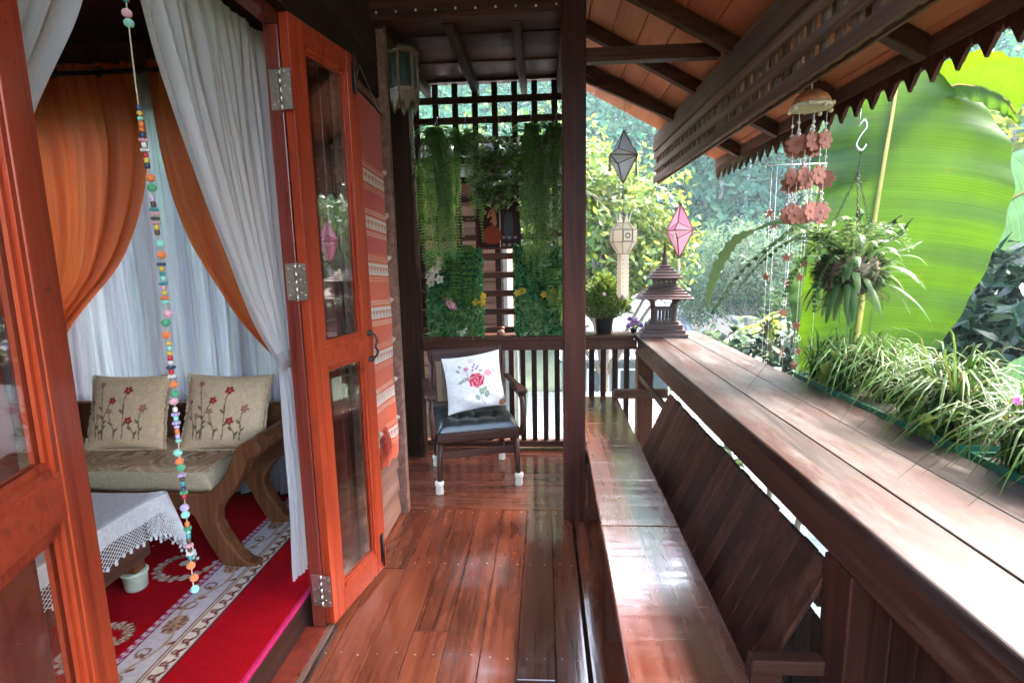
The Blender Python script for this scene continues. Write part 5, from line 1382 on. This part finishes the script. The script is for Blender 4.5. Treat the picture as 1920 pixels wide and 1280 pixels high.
hanging_fern('long drooping fern nearest the dark corner post, above the orchids', (-.80, 4.08, 2.44), 38, .45, 1.0, .11, 2.60, 1)
hanging_fern('drooping fern with a bare centre, left of the framed picture', (-.585, 4.08, 2.42), 22, .25, .75, .13, 2.60, 2)
hanging_fern('dense drooping fern just right of the framed picture', (-.085, 4.08, 2.44), 32, .6, 1.08, .075, 2.60, 3)
hanging_fern('drooping fern half hidden behind the dark red post', (.10, 4.08, 2.44), 24, .3, .9, .10, 2.60, 4)
def leaf_cluster(mb, pts, L, W, out, jitter=.6, fold=.25):
    for p in pts:
        p = Vector(p); d = (Vector(out) + Vector((rv(-1, 1), rv(-1, 1), rv(-1, 1))) * jitter).normalized(); l = L * rv(.7, 1.25); s = d.cross(Vector((rv(-.4, .4), rv(-.4, .4), 1)))
        mb.strip([p, p + d * l * .3, p + d * l * .7, p + d * l + Vector((0, 0, -.15 * l))], [W * .12, W * .5, W * .45, W * .05], s, fold=fold)
hy = thing('hanging_hoya', 'round-leaved trailing plant in two tiers above the framed picture', 'hanging plant', (-.33, 4.1, 2.42))
m_ = MB()
pts = [(-.33 + rv(-.17, .17), 4.09 + rv(-.10, .02), 2.28 + abs(random.gauss(0, .07)) * random.choice((1, -1))) for _ in range(380)] + [(-.33 + rv(-.17, .17), 4.09 + rv(-.09, .02), 2.06 + abs(random.gauss(0, .06)) * random.choice((1, -1))) for _ in range(340)]
leaf_cluster(m_, pts, .048, .044, (0, -.5, .2), 1.0); tag(m_.build('leaves', lf_hoya, hy), kind='stuff')
for z in (2.26, 2.03): MB().lathe([(.06, -.07), (.075, 0), (.07, 0)], -.33, 4.09, z, 14).build('pot', plain('brown_hanging_pot', (.07, .04, .03), .6), hy)
q = MB()
for x in (-.43, -.33, -.23): q.tube([(x, 4.16, 2.60), (-.33 + (x + .33) * .6, 4.09, 2.26)], .002, 5); q.tube([(x, 4.09, 2.2), (x, 4.09, 2.03)], .002, 5)
q.build('wire', M['hook'], hy)
pt = thing('trailing_pothos', 'trailing vine with heart shaped leaves against the post side of the lattice', 'hanging plant', (.06, 4.1, 2.4))
m_ = MB(); q = MB()
for k in range(7):
    x = .0 + .022 * k; P = curve([(x, 4.10, 2.44), (x + rv(-.04, .04), 4.07, 2.2), (x + rv(-.05, .05), 4.08, 1.95), (x + rv(-.05, .05), 4.08, rv(1.6, 1.8))], 26); q.tube(P, .002, 4)
    leaf_cluster(m_, P, .055, .05, (0, -.5, -.4), .8)
tag(m_.build('leaves', lf_hoya, pt), kind='stuff'); q.build('vine', stem, pt)
MB().lathe([(.05, -.06), (.06, 0), (.05, 0)], .06, 4.10, 2.45, 12).build('pot', plain('small_dark_pot', (.04, .04, .035), .6), pt)

def petal_flower(mb, c, r, n, col, out=(0, -1, 0), cup=.25):
    c = Vector(c); o_ = Vector(out).normalized(); _, s, u = axes(o_)
    for k in range(n):
        a = 2 * pi * k / n + rv(-.1, .1); d = s * cos(a) + u * sin(a)
        mb.strip([c, c + d * r * .5 + o_ * r * cup * .6, c + d * r + o_ * r * cup], [r * .12, r * .42, r * .12], o_.cross(d), col, fold=.2)
fm = attrmat('flower_petals', .6, trans=.3)
def green_wall(label, x0, x1, z0, z1, seed, ferns, flowers):
    random.seed(seed); rg_ = np.random.default_rng(seed)
    g = thing('green_wall_panel', label, 'green wall', ((x0 + x1) / 2, 4.15, z0))
    MB().box(x0 + .02, x1 - .02, 4.165, 4.178, z0, z1 - .02).build('backing_mesh', plain('dark_green_backing', (.01, .03, .012), .9), g)
    n = 3600; C_ = np.stack([rg_.uniform(x0, x1, n), 4.155 - np.abs(rg_.normal(0, .028, n)), rg_.uniform(z0, z1, n)], 1)
    C_[:, 1] -= .02 * np.sin(C_[:, 0] * 23) * np.cos(C_[:, 2] * 19)
    N_ = rg_.normal(size=(n, 3)) * .7 + np.array([0, -1, .3]); V, F = rhombi(C_, N_, rg_.uniform(.018, .042, n), rg_.uniform(.010, .020, n), seed)
    tag(fast_mesh('foliage', V, F, lf_wall, g), kind='stuff')
    m_ = MB()
    for k in range(26):
        x, z = rv(x0 + .03, x1 - .03), rv(z0 + .02, z0 + (z1 - z0) * .4)
        for j in range(9):
            a = rv(0, 2 * pi); d = Vector((cos(a), -.5, sin(a))); P = [Vector((x, 4.14, z)), Vector((x, 4.13, z)) + d * .03, Vector((x, 4.12, z)) + d * .055]
            m_.strip(P, [.002, .007, .001], (-sin(a), 0, cos(a)))
    tag(m_.build('spiky_foliage', lf_hoya, g), kind='stuff')
    for (x, z, dx, dz, L) in ferns:
        for k in range(6):
            q = MB(); a = rv(-.5, .5); frond(q, [(x, 4.13, z), (x + dx * .4 + a * .06, 4.06, z + .03), (x + dx + a * .12, 4.05, z + dz * .6), (x + dx * 1.1 + a * .14, 4.06, z + dz)], 22, L, .014, .1, .6)
            q.build('fern_frond', lf_fern, g)
    for (kind, x, z, r_, cols, n) in flowers:
        for k in range(n):
            q = MB(); c = cols[k % len(cols)]; px, pz = x + rv(-.5, .5) * .085 * (n > 2), z + rv(-.5, .5) * (.075 if kind != 'orchid' else .20)
            petal_flower(q, (px, 4.085 + rv(-.015, .01), pz), r_, 5, c, (rv(-.4, .4), -1, rv(-.2, .3)))
            q.ball((px, 4.078, pz), r_ * .18, 6, 5, (.45, .25, .04)); q.build(kind, fm, g, colattr=True)
    return g
green_wall('artificial green wall with white orchids and pink blossom, left of the lattice gap', -.93, -.475, .955, 1.64, 5,
           [(-.60, 1.62, .06, -.40, .05), (-.68, 1.50, -.05, -.25, .05)],
           [('orchid', -.85, 1.46, .038, [(.62, .55, .48), (.60, .50, .40)], 8), ('pink_blossom', -.735, 1.215, .020, [(.50, .20, .24), (.58, .30, .32)], 16), ('yellow_flower', -.505, 1.235, .03, [(.60, .38, .02)], 3)])
green_wall('artificial green wall with small yellow flowers, right of the lattice gap', -.235, .165, .955, 1.66, 6,
           [(.06, 1.45, .02, -.25, .06), (.12, 1.32, .04, -.28, .045)],
           [('yellow_flower', .04, 1.27, .03, [(.50, .30, .02), (.30, .12, .02)], 5), ('yellow_flower', -.19, 1.30, .028, [(.45, .30, .03)], 3), ('violet_flower', -.02, 1.46, .018, [(.35, .34, .50)], 3)])
# ---- potted plants on the end rail
def bushy(name, label, c, r_, h, n, L, W, mat, pot=None, flowers=None, cat='potted plant', seed=3):
    random.seed(seed); t = thing(name, label, cat, c); c = Vector(c)
    if pot:
        MB().lathe([(r_ * .30, .0), (r_ * .40, pot * .9), (r_ * .43, pot * .92), (r_ * .43, pot), (r_ * .36, pot), (r_ * .34, pot * .9)], c.x, c.y, c.z + .001, 18).build('pot', plain('black_pot', (.02, .02, .02), .5), t)
    m_ = MB(); q = MB()
    for k in range(n):
        a = rv(0, 2 * pi); e = rv(.0, 1) ** .6; rr = r_ * e; zz = h * (1 - .75 * e * e) * rv(.55, 1.05)
        p = c + Vector((rr * cos(a), rr * sin(a), (pot or 0) * .6 + zz)); d = Vector((cos(a) * e, sin(a) * e, .5 + rv(-.5, .5)))
        leaf_cluster(m_, [p], L, W, d, .6)
        if k % 6 == 0: q.tube([c + Vector((0, 0, (pot or 0) * .8)), c.lerp(p, .6) + Vector((0, 0, .02)), p], [.003, .0025, .0015], 4)
    tag(m_.build('foliage', mat, t), kind='stuff'); q.build('stems', stem, t)
    for cols, nf, fr in (flowers or []):
        for k in range(nf):
            a = rv(0, 2 * pi); e = rv(.2, 1); p = c + Vector((r_ * e * cos(a), -abs(r_ * e * sin(a)), (pot or 0) * .6 + h * rv(.3, 1.0)))
            q = MB(); petal_flower(q, p, fr, 5, random.choice(cols), (rv(-.5, .5), -1, .4)); q.build('flower', fm, t, colattr=True)
    return t
lf_pot = leafmat('pot_leaves', [(.06, .13, .02), (.11, .18, .03), (.18, .24, .035), (.08, .15, .04)], .4, .4)
bushy('potted_plant', 'bushy yellow-green potted plant with tiny pale flowers on the end rail', (.475, 4.24, .951), .20, .36, 1700, .048, .020, lf_pot, .16, [([(.62, .40, .48), (.62, .48, .50)], 9, .016)], seed=4)
bushy('petunia', 'small purple petunia trailing between the potted plant and spirit lantern', (.715, 4.27, .951), .07, .10, 60, .03, .018, lf_mid, .03, [([(.25, .06, .40), (.16, .05, .36), (.45, .3, .5)], 7, .022)], 'flower', 5)
bushy('pink_orchid_pot', 'small pink flowering plant on the rail left of the dark corner post', (-1.20, 4.23, .951), .06, .14, 40, .04, .02, lf_mid, .05, [([(.55, .20, .36), (.60, .32, .45)], 8, .02)], 'flower', 6)

# ---- hanging basket
hb = thing('hanging_basket', 'wild hanging fern basket in coconut fibre below the eave hook', 'hanging basket', (1.46, 2.64, 2.1)); random.seed(12)
coir = plain('coconut_fibre', (.10, .055, .035), .95, 0, .5, 30, bump=1.0)
cb = Vector((1.46, 2.64, 1.455))
def coirf(u, v):
    a = u * 2 * pi; t = v * pi; r_ = .125 * (1 + .10 * sin(5 * a + 3 * v) * sin(t) + .05 * sin(13 * a + 9 * t))
    return (cb.x + r_ * 1.1 * sin(t) * cos(a), cb.y + r_ * sin(t) * sin(a), cb.z + r_ * .85 * cos(t))
grid('root_ball', coirf, 40, 22, coir, hb)
MB().ball(cb + Vector((.02, -.085, .01)), .06, 14, 9, sc=(1.1, .8, .8)).build('coconut_husk', plain('coconut_husk', (.27, .19, .13), .9, 0, .35, 30, bump=.6), hb)
q = MB()
for k in range(60):
    a = rv(0, 6.28); t = rv(.6, 2.8); p = cb + Vector((.135 * sin(t) * cos(a), .12 * sin(t) * sin(a), .11 * cos(t))); q.tube(curve([p, p + Vector((rv(-.05, .05), rv(-.05, .05), -rv(.02, .09))), p + Vector((rv(-.08, .08), rv(-.06, .06), -rv(.04, .14)))], 6), .0015, 4)
tag(q.build('roots', coir, hb), kind='stuff')
q = MB().tube(curve([(1.452, 2.64, 2.125), (1.472, 2.64, 2.15), (1.485, 2.64, 2.12), (1.46, 2.64, 2.08), (1.445, 2.64, 2.04), (1.47, 2.64, 2.015), (1.49, 2.64, 2.04)], 26), .004, 7); q.tube([(1.453, 2.64, 2.128), (1.453, 2.64, 2.20)], .003, 6); q.build('s_hook', M['hook'], hb)
ch = MB()
def chain(a, b):
    a = Vector(a); b = Vector(b); n = int((b - a).length / .016); d, s, u = axes(b - a)
    for i in range(n):
        c = a.lerp(b, (i + .5) / n); w_ = s if i % 2 else u
        ch.tube([c + d * .011 * cos(t) + w_ * .005 * sin(t) for t in np.linspace(0, 2 * pi, 8)], .0016, 4, cap=False)
top = Vector((1.465, 2.64, 1.92)); chain((1.47, 2.64, 2.02), top)
for a in (.3, 2.5, 4.4): chain(top, cb + Vector((.15 * cos(a), .14 * sin(a), .06)))
tag(ch.build('chain', M['iron'], hb), kind='stuff')
lf_bask = leafmat('basket_fern_leaves', [(.02, .055, .016), (.035, .075, .022), (.055, .095, .03), (.08, .12, .035)], .35, .45, spec=.1)
def wavy(mb, path, n, w, lob=.25, side=(0, 0, 1)):
    P = curve(path, n); mb.strip(P, [w * (sin(pi * min(.97, .06 + .94 * i / (n - 1))) ** .6) * (1 + lob * sin(i * 2.1)) for i in range(n)], side, fold=.3)
for k in range(46):       # strap leaves
    a = rv(0, 2 * pi); l = rv(.10, .24); el = rv(-.9, .9); d = Vector((cos(a) * cos(el), sin(a) * cos(el) - .15, sin(el))); p = cb + Vector((d.x * .12, d.y * .10, d.z * .09))
    q = MB(); wavy(q, [p, p + d * l * .4 + Vector((0, 0, .03)), p + d * l * .8, p + d * l + Vector((0, 0, -.05))], 9, rv(.011, .021), .1, (-sin(a), cos(a), 0)); q.build('strap_leaf', lf_bask, hb)
for (dx, dy, up, ex, ez, w) in ((-.30, -.05, .20, -.66, -.17, .030), (-.26, .02, .17, -.50, -.06, .026), (-.20, -.10, .13, -.36, -.09, .022), (-.22, .05, .24, -.40, .06, .024), (.16, -.02, .16, .24, .24, .022), (.20, .03, .10, .34, .14, .016), (.12, -.06, .22, .16, .26, .020), (-.08, -.08, .26, -.16, .22, .022), (.03, .04, .25, .06, .30, .02), (-.14, -.12, .08, -.24, -.16, .02)):
    q = MB(); P = frond(q, [cb + Vector((0, 0, .08)), cb + Vector((dx * .4, dy * .5, up * .9)), cb + Vector((dx, dy, up)), cb + Vector((lerp(dx, ex, .6), dy, lerp(up, ez, .45))), cb + Vector((ex, dy * 1.5, ez))], 26, w * 2.0, w * .9, .5, .7)
    q.tube(P[::3] + [P[-1]], .0025, 5); q.build('fern_frond', lf_bask, hb)
for k in range(22):
    a = rv(0, 6.28); l = rv(.14, .26); q = MB(); d = Vector((cos(a), sin(a) * .8, 0)); b0_ = cb + Vector((d.x * .06, d.y * .06, .07))
    frond(q, [b0_, b0_ + d * l * .35 + Vector((0, 0, rv(.08, .16))), b0_ + d * l * .75 + Vector((0, 0, rv(.06, .16))), b0_ + d * l + Vector((0, 0, rv(-.05, .10)))], 18, rv(.03, .045), .014, .4, .6); q.build('fern_frond', lf_bask, hb)
q = MB(); wavy(q, [(.98, 2.58, 1.66), (.90, 2.57, 1.62), (.83, 2.56, 1.52), (.785, 2.55, 1.40), (.775, 2.55, 1.30)], 30, .024, .25, (.7, 0, -.7)); wavy(q, [(.98, 2.58, 1.66), (1.1, 2.6, 1.70), (1.25, 2.62, 1.66), (1.40, 2.64, 1.52)], 10, .010, 0)
q.build('drooping_frond', lf_bask, hb)
mo_ = MB()
for k in range(900):
    a = rv(0, 6.28); t = rv(.2, 2.2); p = cb + Vector((.14 * sin(t) * cos(a), .13 * sin(t) * sin(a), .10 * cos(t)))
    d = (p - cb).normalized(); leaf_cluster(mo_, [p], .035, .012, d, .6)
tag(mo_.build('small_leaves', lf_bask, hb), kind='stuff')

# ---- banana plant
def banmat(name, c, tcol, tr, gloss):
    m, t, b = _mat(name); L = t.links; tc = t.nodes.new('ShaderNodeTexCoord'); sx = t.nodes.new('ShaderNodeSeparateXYZ'); L.new(tc.outputs['UV'], sx.inputs[0])
    mp = t.nodes.new('ShaderNodeMapping'); L.new(tc.outputs['UV'], mp.inputs[0]); mp.inputs['Scale'].default_value = (.9, 90, 1)
    n = _n(t, 'ShaderNodeTexNoise', i_Scale=1.0, i_Detail=5.0, i_Roughness=.75); L.new(mp.outputs[0], n.inputs['Vector'])
    n2 = _n(t, 'ShaderNodeTexNoise', i_Scale=5.0, i_Detail=4.0); L.new(tc.outputs['UV'], n2.inputs['Vector'])
    mix = t.nodes.new('ShaderNodeMath'); mix.operation = 'MULTIPLY_ADD'; L.new(n2.outputs['Fac'], mix.inputs[0]); mix.inputs[1].default_value = .5; L.new(n.outputs['Fac'], mix.inputs[2])
    wv = _n(t, 'ShaderNodeTexWave', i_Scale=44.0, i_Distortion=.8, i_Detail=2.0); wv.bands_direction = 'Y'; L.new(tc.outputs['UV'], wv.inputs['Vector'])
    m2 = t.nodes.new('ShaderNodeMath'); m2.operation = 'MULTIPLY_ADD'; L.new(wv.outputs['Fac'], m2.inputs[0]); m2.inputs[1].default_value = .13; L.new(mix.outputs[0], m2.inputs[2]); mix = m2
    r1 = _ramp(t, mix.outputs[0], [(.50, [x * .6 for x in c]), (.78, c), (.95, [min(1, x * 1.35) for x in c])]); n3 = _n(t, 'ShaderNodeTexNoise', i_Scale=16.0, i_Detail=2.0); L.new(tc.outputs['UV'], n3.inputs['Vector']); sp = _mr(t, n3.outputs['Fac'], .715, .74, 0, .8)
    mxb = t.nodes.new('ShaderNodeMix'); mxb.data_type = 'RGBA'; L.new(sp, mxb.inputs[0]); L.new(r1.outputs[0], mxb.inputs[6]); mxb.inputs[7].default_value = (.10, .055, .015, 1)
    L.new(mxb.outputs[2], b.inputs['Base Color'])
    b.inputs['Roughness'].default_value = gloss; b.inputs['Specular IOR Level'].default_value = .25
    r2 = _ramp(t, mix.outputs[0], [(.50, [x * .66 for x in tcol]), (.78, tcol), (.95, [min(1, x * 1.25) for x in tcol])])
    ts = t.nodes.new('ShaderNodeBsdfTranslucent'); L.new(r2.outputs[0], ts.inputs[0])
    ms = t.nodes.new('ShaderNodeMixShader'); ms.inputs[0].default_value = tr; L.new(b.outputs[0], ms.inputs[1]); L.new(ts.outputs[0], ms.inputs[2]); L.new(ms.outputs[0], t.nodes['Material Output'].inputs[0])
    bp = _n(t, 'ShaderNodeBump', i_Strength=.5, i_Distance=.004); L.new(n.outputs['Fac'], bp.inputs['Height']); L.new(bp.outputs[0], b.inputs['Normal'])
    return m
bl1 = banmat('banana_leaf_thin', (.020, .058, .002), (.056, .120, .0015), .52, .5)
bl2 = banmat('banana_leaf_waxy', (.06, .12, .085), (.09, .18, .05), .22, .30)
rib = plain('banana_midrib', (.24, .20, .03), .45, 0, .15, 12)
bp_ = thing('banana_plant', 'banana plant with one huge backlit leaf standing outside the railing', 'banana plant', (2.2, 3.5, -3.1))
def bleaf(mid, wl, wr, side, nrm, mat, ribr, seed=0, curlL=0, curlR=0, nu=44, nv=90):
    Pm = curve(mid, nv + 1); side = Vector(side).normalized(); nrm = Vector(nrm).normalized()
    xs = np.linspace(0, 1, len(wl)); xr = np.linspace(0, 1, len(wr))
    def f(u, v):
        p = Pm[int(round(v * nv))]; t = u * 2 - 1; w_ = interp(v, xs, wl) if t < 0 else interp(v, xr, wr)
        cl = curlL if t < 0 else curlR; at = abs(t)
        off = cl * at * at * w_ + .010 * sin(v * 60 + seed) * at + .03 * sin(v * 7 + t * 3 + seed) * at
        lat = w_ * (at - abs(cl) * .18 * at ** 3)
        return tuple(p + side * (lat * (1 if t > 0 else -1)) + nrm * (off - .02 * (1 - at)) + Vector((0, 0, 1)) * (-.10 * at * at * w_))
    o = grid('leaf', f, nu, nv, mat, bp_)
    MB().tube([p - nrm * .028 for p in Pm[::6]] + [Pm[-1] - nrm * .028], [lerp(ribr, ribr * .35, i / (len(Pm[::6]))) for i in range(len(Pm[::6]) + 1)], 8).build('midrib', rib, o)
    return o
k_ = 1.25
def B(x, z, y=0): return Vector((x * k_, 3.25 + y, 1.55 + (z - 1.55) * k_))
bleaf([B(1.475, .80), B(1.50, 1.05), B(1.525, 1.45), B(1.555, 1.85), B(1.585, 2.2), B(1.61, 2.42, .03)], [.12, .30, .37, .39, .38, .37, .30, .14], [.12, .40, .62, .76, .86, .90, .82, .55, .15], (1, .12, 0), (.1, -1, .05), bl1, .026, 1, -.10, -.12)
bleaf([B(1.42, .80, .25), B(1.40, 1.1, .22), B(1.36, 1.4, .2), B(1.34, 1.6, .2)], [.10, .16, .15, .05], [.08, .16, .2, .1], (1, .1, 0), (.2, -1, .1), bl2, .014, 2, -.2, -.1, 20, 40)
bleaf([B(1.62, 2.15, .22), B(1.75, 2.27, .15), B(1.90, 2.30, .05), B(2.02, 2.22, -.05), B(2.05, 2.14, -.1)], [.05, .12, .16, .17, .12], [.05, .10, .12, .12, .08], (-.1, .3, -1), (.0, -1, .3), bl1, .012, 3, .3, .5, 20, 50)
bleaf([(2.75, 4.3, 1.2), (3.1, 4.1, 1.75), (3.5, 3.9, 2.05), (3.95, 3.8, 2.1)], [.1, .34, .40, .30, .12], [.1, .30, .36, .3, .1], (.5, .2, -.8), (-.2, -1, .5), bl2, .018, 4, -.2, -.1, 30, 60)
bleaf([(2.45, 3.9, .5), (2.55, 3.8, .95), (2.65, 3.75, 1.25), (2.8, 3.7, 1.5)], [.06, .2, .22, .1], [.06, .22, .24, .1], (1, .3, -.3), (.1, -1, .2), bl2, .014, 5, -.15, -.1, 24, 40)
bleaf([(2.0, 2.75, .60), (2.35, 2.6, .90), (2.75, 2.5, 1.04), (3.2, 2.45, 1.0)], [.08, .22, .27, .22, .1], [.08, .2, .24, .2, .08], (.25, .2, -.9), (-.2, -.6, .8), bl2, .018, 6, .25, -.2, 30, 60)
bleaf([(2.3, 4.0, .4), (2.05, 3.9, .8), (1.95, 3.85, 1.1)], [.05, .13, .1, .02], [.05, .14, .1, .02], (1, 0, 0), (0, -1, .2), bl2, .010, 7, -.1, -.1, 18, 30)
bleaf([B(1.24, 1.98, .05), B(1.38, 2.07, .06), B(1.50, 2.14, .07), B(1.60, 2.22, .07)], [.05, .2, .26, .2, .05], [.05, .2, .26, .22, .05], (.3, 0, -1), (0, -1, .1), bl2, .008, 8, 0, 0, 16, 30)  # leaf added close behind the big one to darken its upper left
MB().tube([(2.3, 3.6, -3.15), (2.22, 3.5, -1.5), (2.05, 3.35, .1), (1.86, 3.27, .78)], [.16, .13, .08, .03], 12).build('stem', plain('banana_stem', (.22, .26, .08), .5, 0, .3, 8), bp_)
q = MB()
for e in ((2.75, 4.3, 1.2), (2.45, 3.9, .5), (2.0, 2.75, .6), (2.3, 4.0, .4), (1.78, 3.5, .62)): q.tube(curve([(2.22, 3.5, -1.5), ((2.22 + e[0]) / 2, (3.5 + e[1]) / 2, -.3), e], 10), [.05, .045, .04, .035, .03, .028, .025, .022, .02, .018], 8)
q.build('leaf_stalk', rib, bp_)

# ---- planters with grass
pg = plain('green_plastic', (.015, .13, .085), .35, 0, .1, 20)
lf_gr = leafmat('grass_blades', [(.012, .042, .007), (.02, .06, .010), (.034, .078, .015), (.055, .10, .028), (.02, .058, .010), (.07, .065, .02)], .3, .4, spec=.12)
soil = plain('potting_soil', (.05, .035, .025), .95, 0, .4, 50)
def planter(label, y0, y1, n, seed, extra=None):
    random.seed(seed); t = thing('planter', label, 'planter', (1.34, (y0 + y1) / 2, .78))
    x0, x1, zt = 1.250, 1.44, .964
    m_ = MB()
    m_.hexa([(x0 + .02, y0 + .02, zt - .15), (x1 - .02, y0 + .02, zt - .15), (x1 - .02, y1 - .02, zt - .15), (x0 + .02, y1 - .02, zt - .15), (x0, y0, zt - .02), (x1, y0, zt - .02), (x1, y1, zt - .02), (x0, y1, zt - .02)])
    for a in ((x0 - .006, x0 + .006, y0, y1), (x1 - .006, x1 + .006, y0, y1), (x0 - .006, x1 + .006, y0 - .006, y0 + .006), (x0 - .006, x1 + .006, y1 - .006, y1 + .006)): m_.box(a[0], a[1], a[2], a[3], zt - .021, zt)
    m_.build('trough', pg, t); MB().box(x0 + .008, x1 - .008, y0 + .008, y1 - .008, zt - .022, zt - .012).build('soil', soil, t)
    g = MB()
    cl = [(rv(x0 + .03, x1 - .03), rv(y0 + .05, y1 - .05), rv(.6, 1.15)) for _ in range(int((y1 - y0) * 16))]
    for k in range(n):
        c0 = random.choice(cl); p = Vector((min(max(c0[0] + random.gauss(0, .014), x0 + .01), x1 - .01), min(max(c0[1] + random.gauss(0, .016), y0 + .01), y1 - .01), zt - .015)); a = rv(0, 2 * pi); l = rv(.12, .40) * c0[2]; b = rv(.15, 1.6)
        d = Vector((cos(a) * .85 - .02, sin(a) * .7 - .1, 0)); P = [p, p + d * l * .12 * b + Vector((0, 0, l * .42)), p + d * l * .42 * b + Vector((0, 0, l * (.78 - .15 * b))), p + d * l * .85 * b + Vector((0, 0, l * (.98 - .62 * b)))]
        g.strip(curve(P, 6), [.0030, .0042, .0042, .0036, .0024, .0006], (-sin(a), cos(a), 0), fold=.35)
    tag(g.build('grass', lf_gr, t), kind='stuff')
    return t
planter('long green planter of tall grassy leaves on the railing edge under the banana leaf', 1.62, 2.66, 1150, 21)
planter('green planter of grass and pink flowers at the near end of the railing edge', .55, 1.56, 900, 22)
random.seed(5)
lf_lime = leafmat('lime_leaves', [(.12, .18, .015), (.18, .22, .02), (.09, .15, .02)], .4, .4)
def sprig(name, label, roots, h, L, W, mat, flowers=None, cat='plant', n=9):
    t = thing(name, label, cat, roots[0]); m_ = MB(); q = MB()
    for rt_ in roots:
        p = Vector(rt_); tip = p + Vector((rv(-.08, .08), rv(-.08, .08), h * rv(.7, 1.1))); P = curve([p, p.lerp(tip, .5) + Vector((rv(-.03, .03), rv(-.03, .03), 0)), tip], n); q.tube(P, .0018, 4)
        leaf_cluster(m_, P[2:] * 2, L, W, (0, 0, .3), 1.0)
        if flowers:
            for c in P[-3:]:
                f_ = MB(); petal_flower(f_, c + Vector((rv(-.015, .015), rv(-.015, .015), .008)), .013, 6, random.choice(flowers), (rv(-.6, .6), -1, .6)); f_.build('flower', fm, t, colattr=True)
    tag(m_.build('leaves', mat, t), kind='stuff'); q.build('stems', stem, t)
sprig('cuphea', 'sprigs of small magenta flowers at the near end of the planters', [(rv(1.30, 1.42), rv(1.12, 1.5), .92) for _ in range(16)], .24, .022, .009, lf_lime, [(.50, .03, .36), (.60, .10, .45), (.55, .2, .5)], 'flower')
sprig('lime_weed', 'low lime-green weed with rounded leaves among the long planter grass', [(rv(1.26, 1.38), rv(1.68, 2.0), .92) for _ in range(16)], .14, .03, .02, lf_lime)
sprig('lime_vine', 'bright lime leaves at the far end of the long planter', [(rv(1.26, 1.36), rv(2.38, 2.62), .92) for _ in range(7)], .10, .075, .04, lf_lime, n=6)

# ---- individual big-leaved shrubs beyond the railing
def leafpiece(L, W, mat, parent, name='leaf', bend=.2):
    return MB().strip([(0, 0, 0), (L * .25, 0, .01), (L * .6, 0, 0), (L, 0, -bend * L)], [W * .12, W * .5, W * .42, W * .03], (0, 1, 0), fold=.22).build(name, mat, parent)
def leafy(name, label, cat, base, crowns, n, L, W, mats, seed, up=.4, stems=10, fill=900):
    random.seed(seed); rg_ = np.random.default_rng(seed); t = thing(name, label, cat, base)
    protos = [leafpiece(L, W, m, t) for m in mats]; used = [False] * len(mats); b = Vector(base); q = MB(); tot = sum(c[2] for c in crowns)
    for c, rad, wgt in crowns:
        k = int(n * wgt / tot); ends, d = crown_pts(np.array(c), rad, k // 7 + 1, rg_, .55, .2); c0 = Vector(c)
        for i, (e, dd) in enumerate(zip(ends, d)):
            e = Vector(e)
            if i < stems: q.tube(curve([b, b.lerp(c0, .7), c0.lerp(e, .4), e], 12), [.03 - .0022 * j for j in range(12)], 6)
            for j in range(7):
                a = j * 2 * pi / 7 + rv(-.3, .3); el = rv(-.5, .6)
                X = (Vector((cos(a) * cos(el), sin(a) * cos(el), sin(el))) + Vector(dd) * .5).normalized(); Y = Vector((0, 0, 1)).cross(X).normalized(); Z = X.cross(Y)
                s_ = rv(.7, 1.2); Mx = Matrix.Translation(e + Vector((rv(-.03, .03), rv(-.03, .03), rv(-.06, .06)))) @ Matrix(((X.x, Y.x, Z.x, 0), (X.y, Y.y, Z.y, 0), (X.z, Y.z, Z.z, 0), (0, 0, 0, 1))) @ Matrix.Scale(s_, 4) @ Matrix.Rotation(rv(-.5, .5), 4, 'X')
                w_ = random.randrange(len(mats))
                if not used[w_]: protos[w_].matrix_basis = Mx; used[w_] = True
                else: inst(protos[w_], t, Mx)
    q.build('stems', bark, t)
    P_ = [crown_pts(np.array(c), np.array(rad) * .95, int(fill * w_ / tot), rg_, .2, .2) for c, rad, w_ in crowns]
    C_ = np.concatenate([p[0] for p in P_]); D_ = np.concatenate([p[1] for p in P_]) * .4 + rg_.normal(size=(len(C_), 3)) * .5 + np.array([0, 0, .4])
    V, F = rhombi(C_, D_, rg_.uniform(.6, 1.1, len(C_)) * L, rg_.uniform(.8, 1.2, len(C_)) * W, seed, .5)
    tag(fast_mesh('inner_foliage', V, F, mats[0], t), kind='stuff')
leafy('mango_tree', 'dark tree with long glossy leaves at the right edge behind the banana leaf', 'tree', (3.6, 4.3, -3.1), [((3.25, 4.0, 1.0), (.65, .55, .60), 1.0), ((3.95, 4.2, .95), (.6, .6, .65), .8)], 290, .22, .055, [lf_dk, lf_dk], 77, fill=2600)
leafy('croton_shrub', 'mixed shrub of dark and yellow-green leaves rising just behind the railing', 'shrub', (2.0, 4.6, -3.1), [((2.0, 4.6, .62), (.50, .5, .34), 1.0), ((1.65, 5.0, .55), (.4, .45, .28), .6), ((2.35, 4.4, .8), (.32, .35, .38), .6)], 295, .13, .055, [lf_dk, lf_mid, lf_yel], 78)
leafy('young_shoot', 'drooping cluster of pale yellow young leaves above the mixed shrub', 'shoot', (1.9, 4.5, .6), [((1.86, 4.5, .98), (.05, .05, .05), 1.0)], 22, .15, .045, [lf_lime], 79, stems=2, fill=12)
leafy('lower_foliage', 'dark leafy bush below the railing, left of the mixed shrub', 'shrub', (1.35, 4.85, -3.1), [((1.3, 4.85, -.75), (.5, .33, .5), 1.0)], 220, .20, .08, [lf_dk, lf_mid], 80)
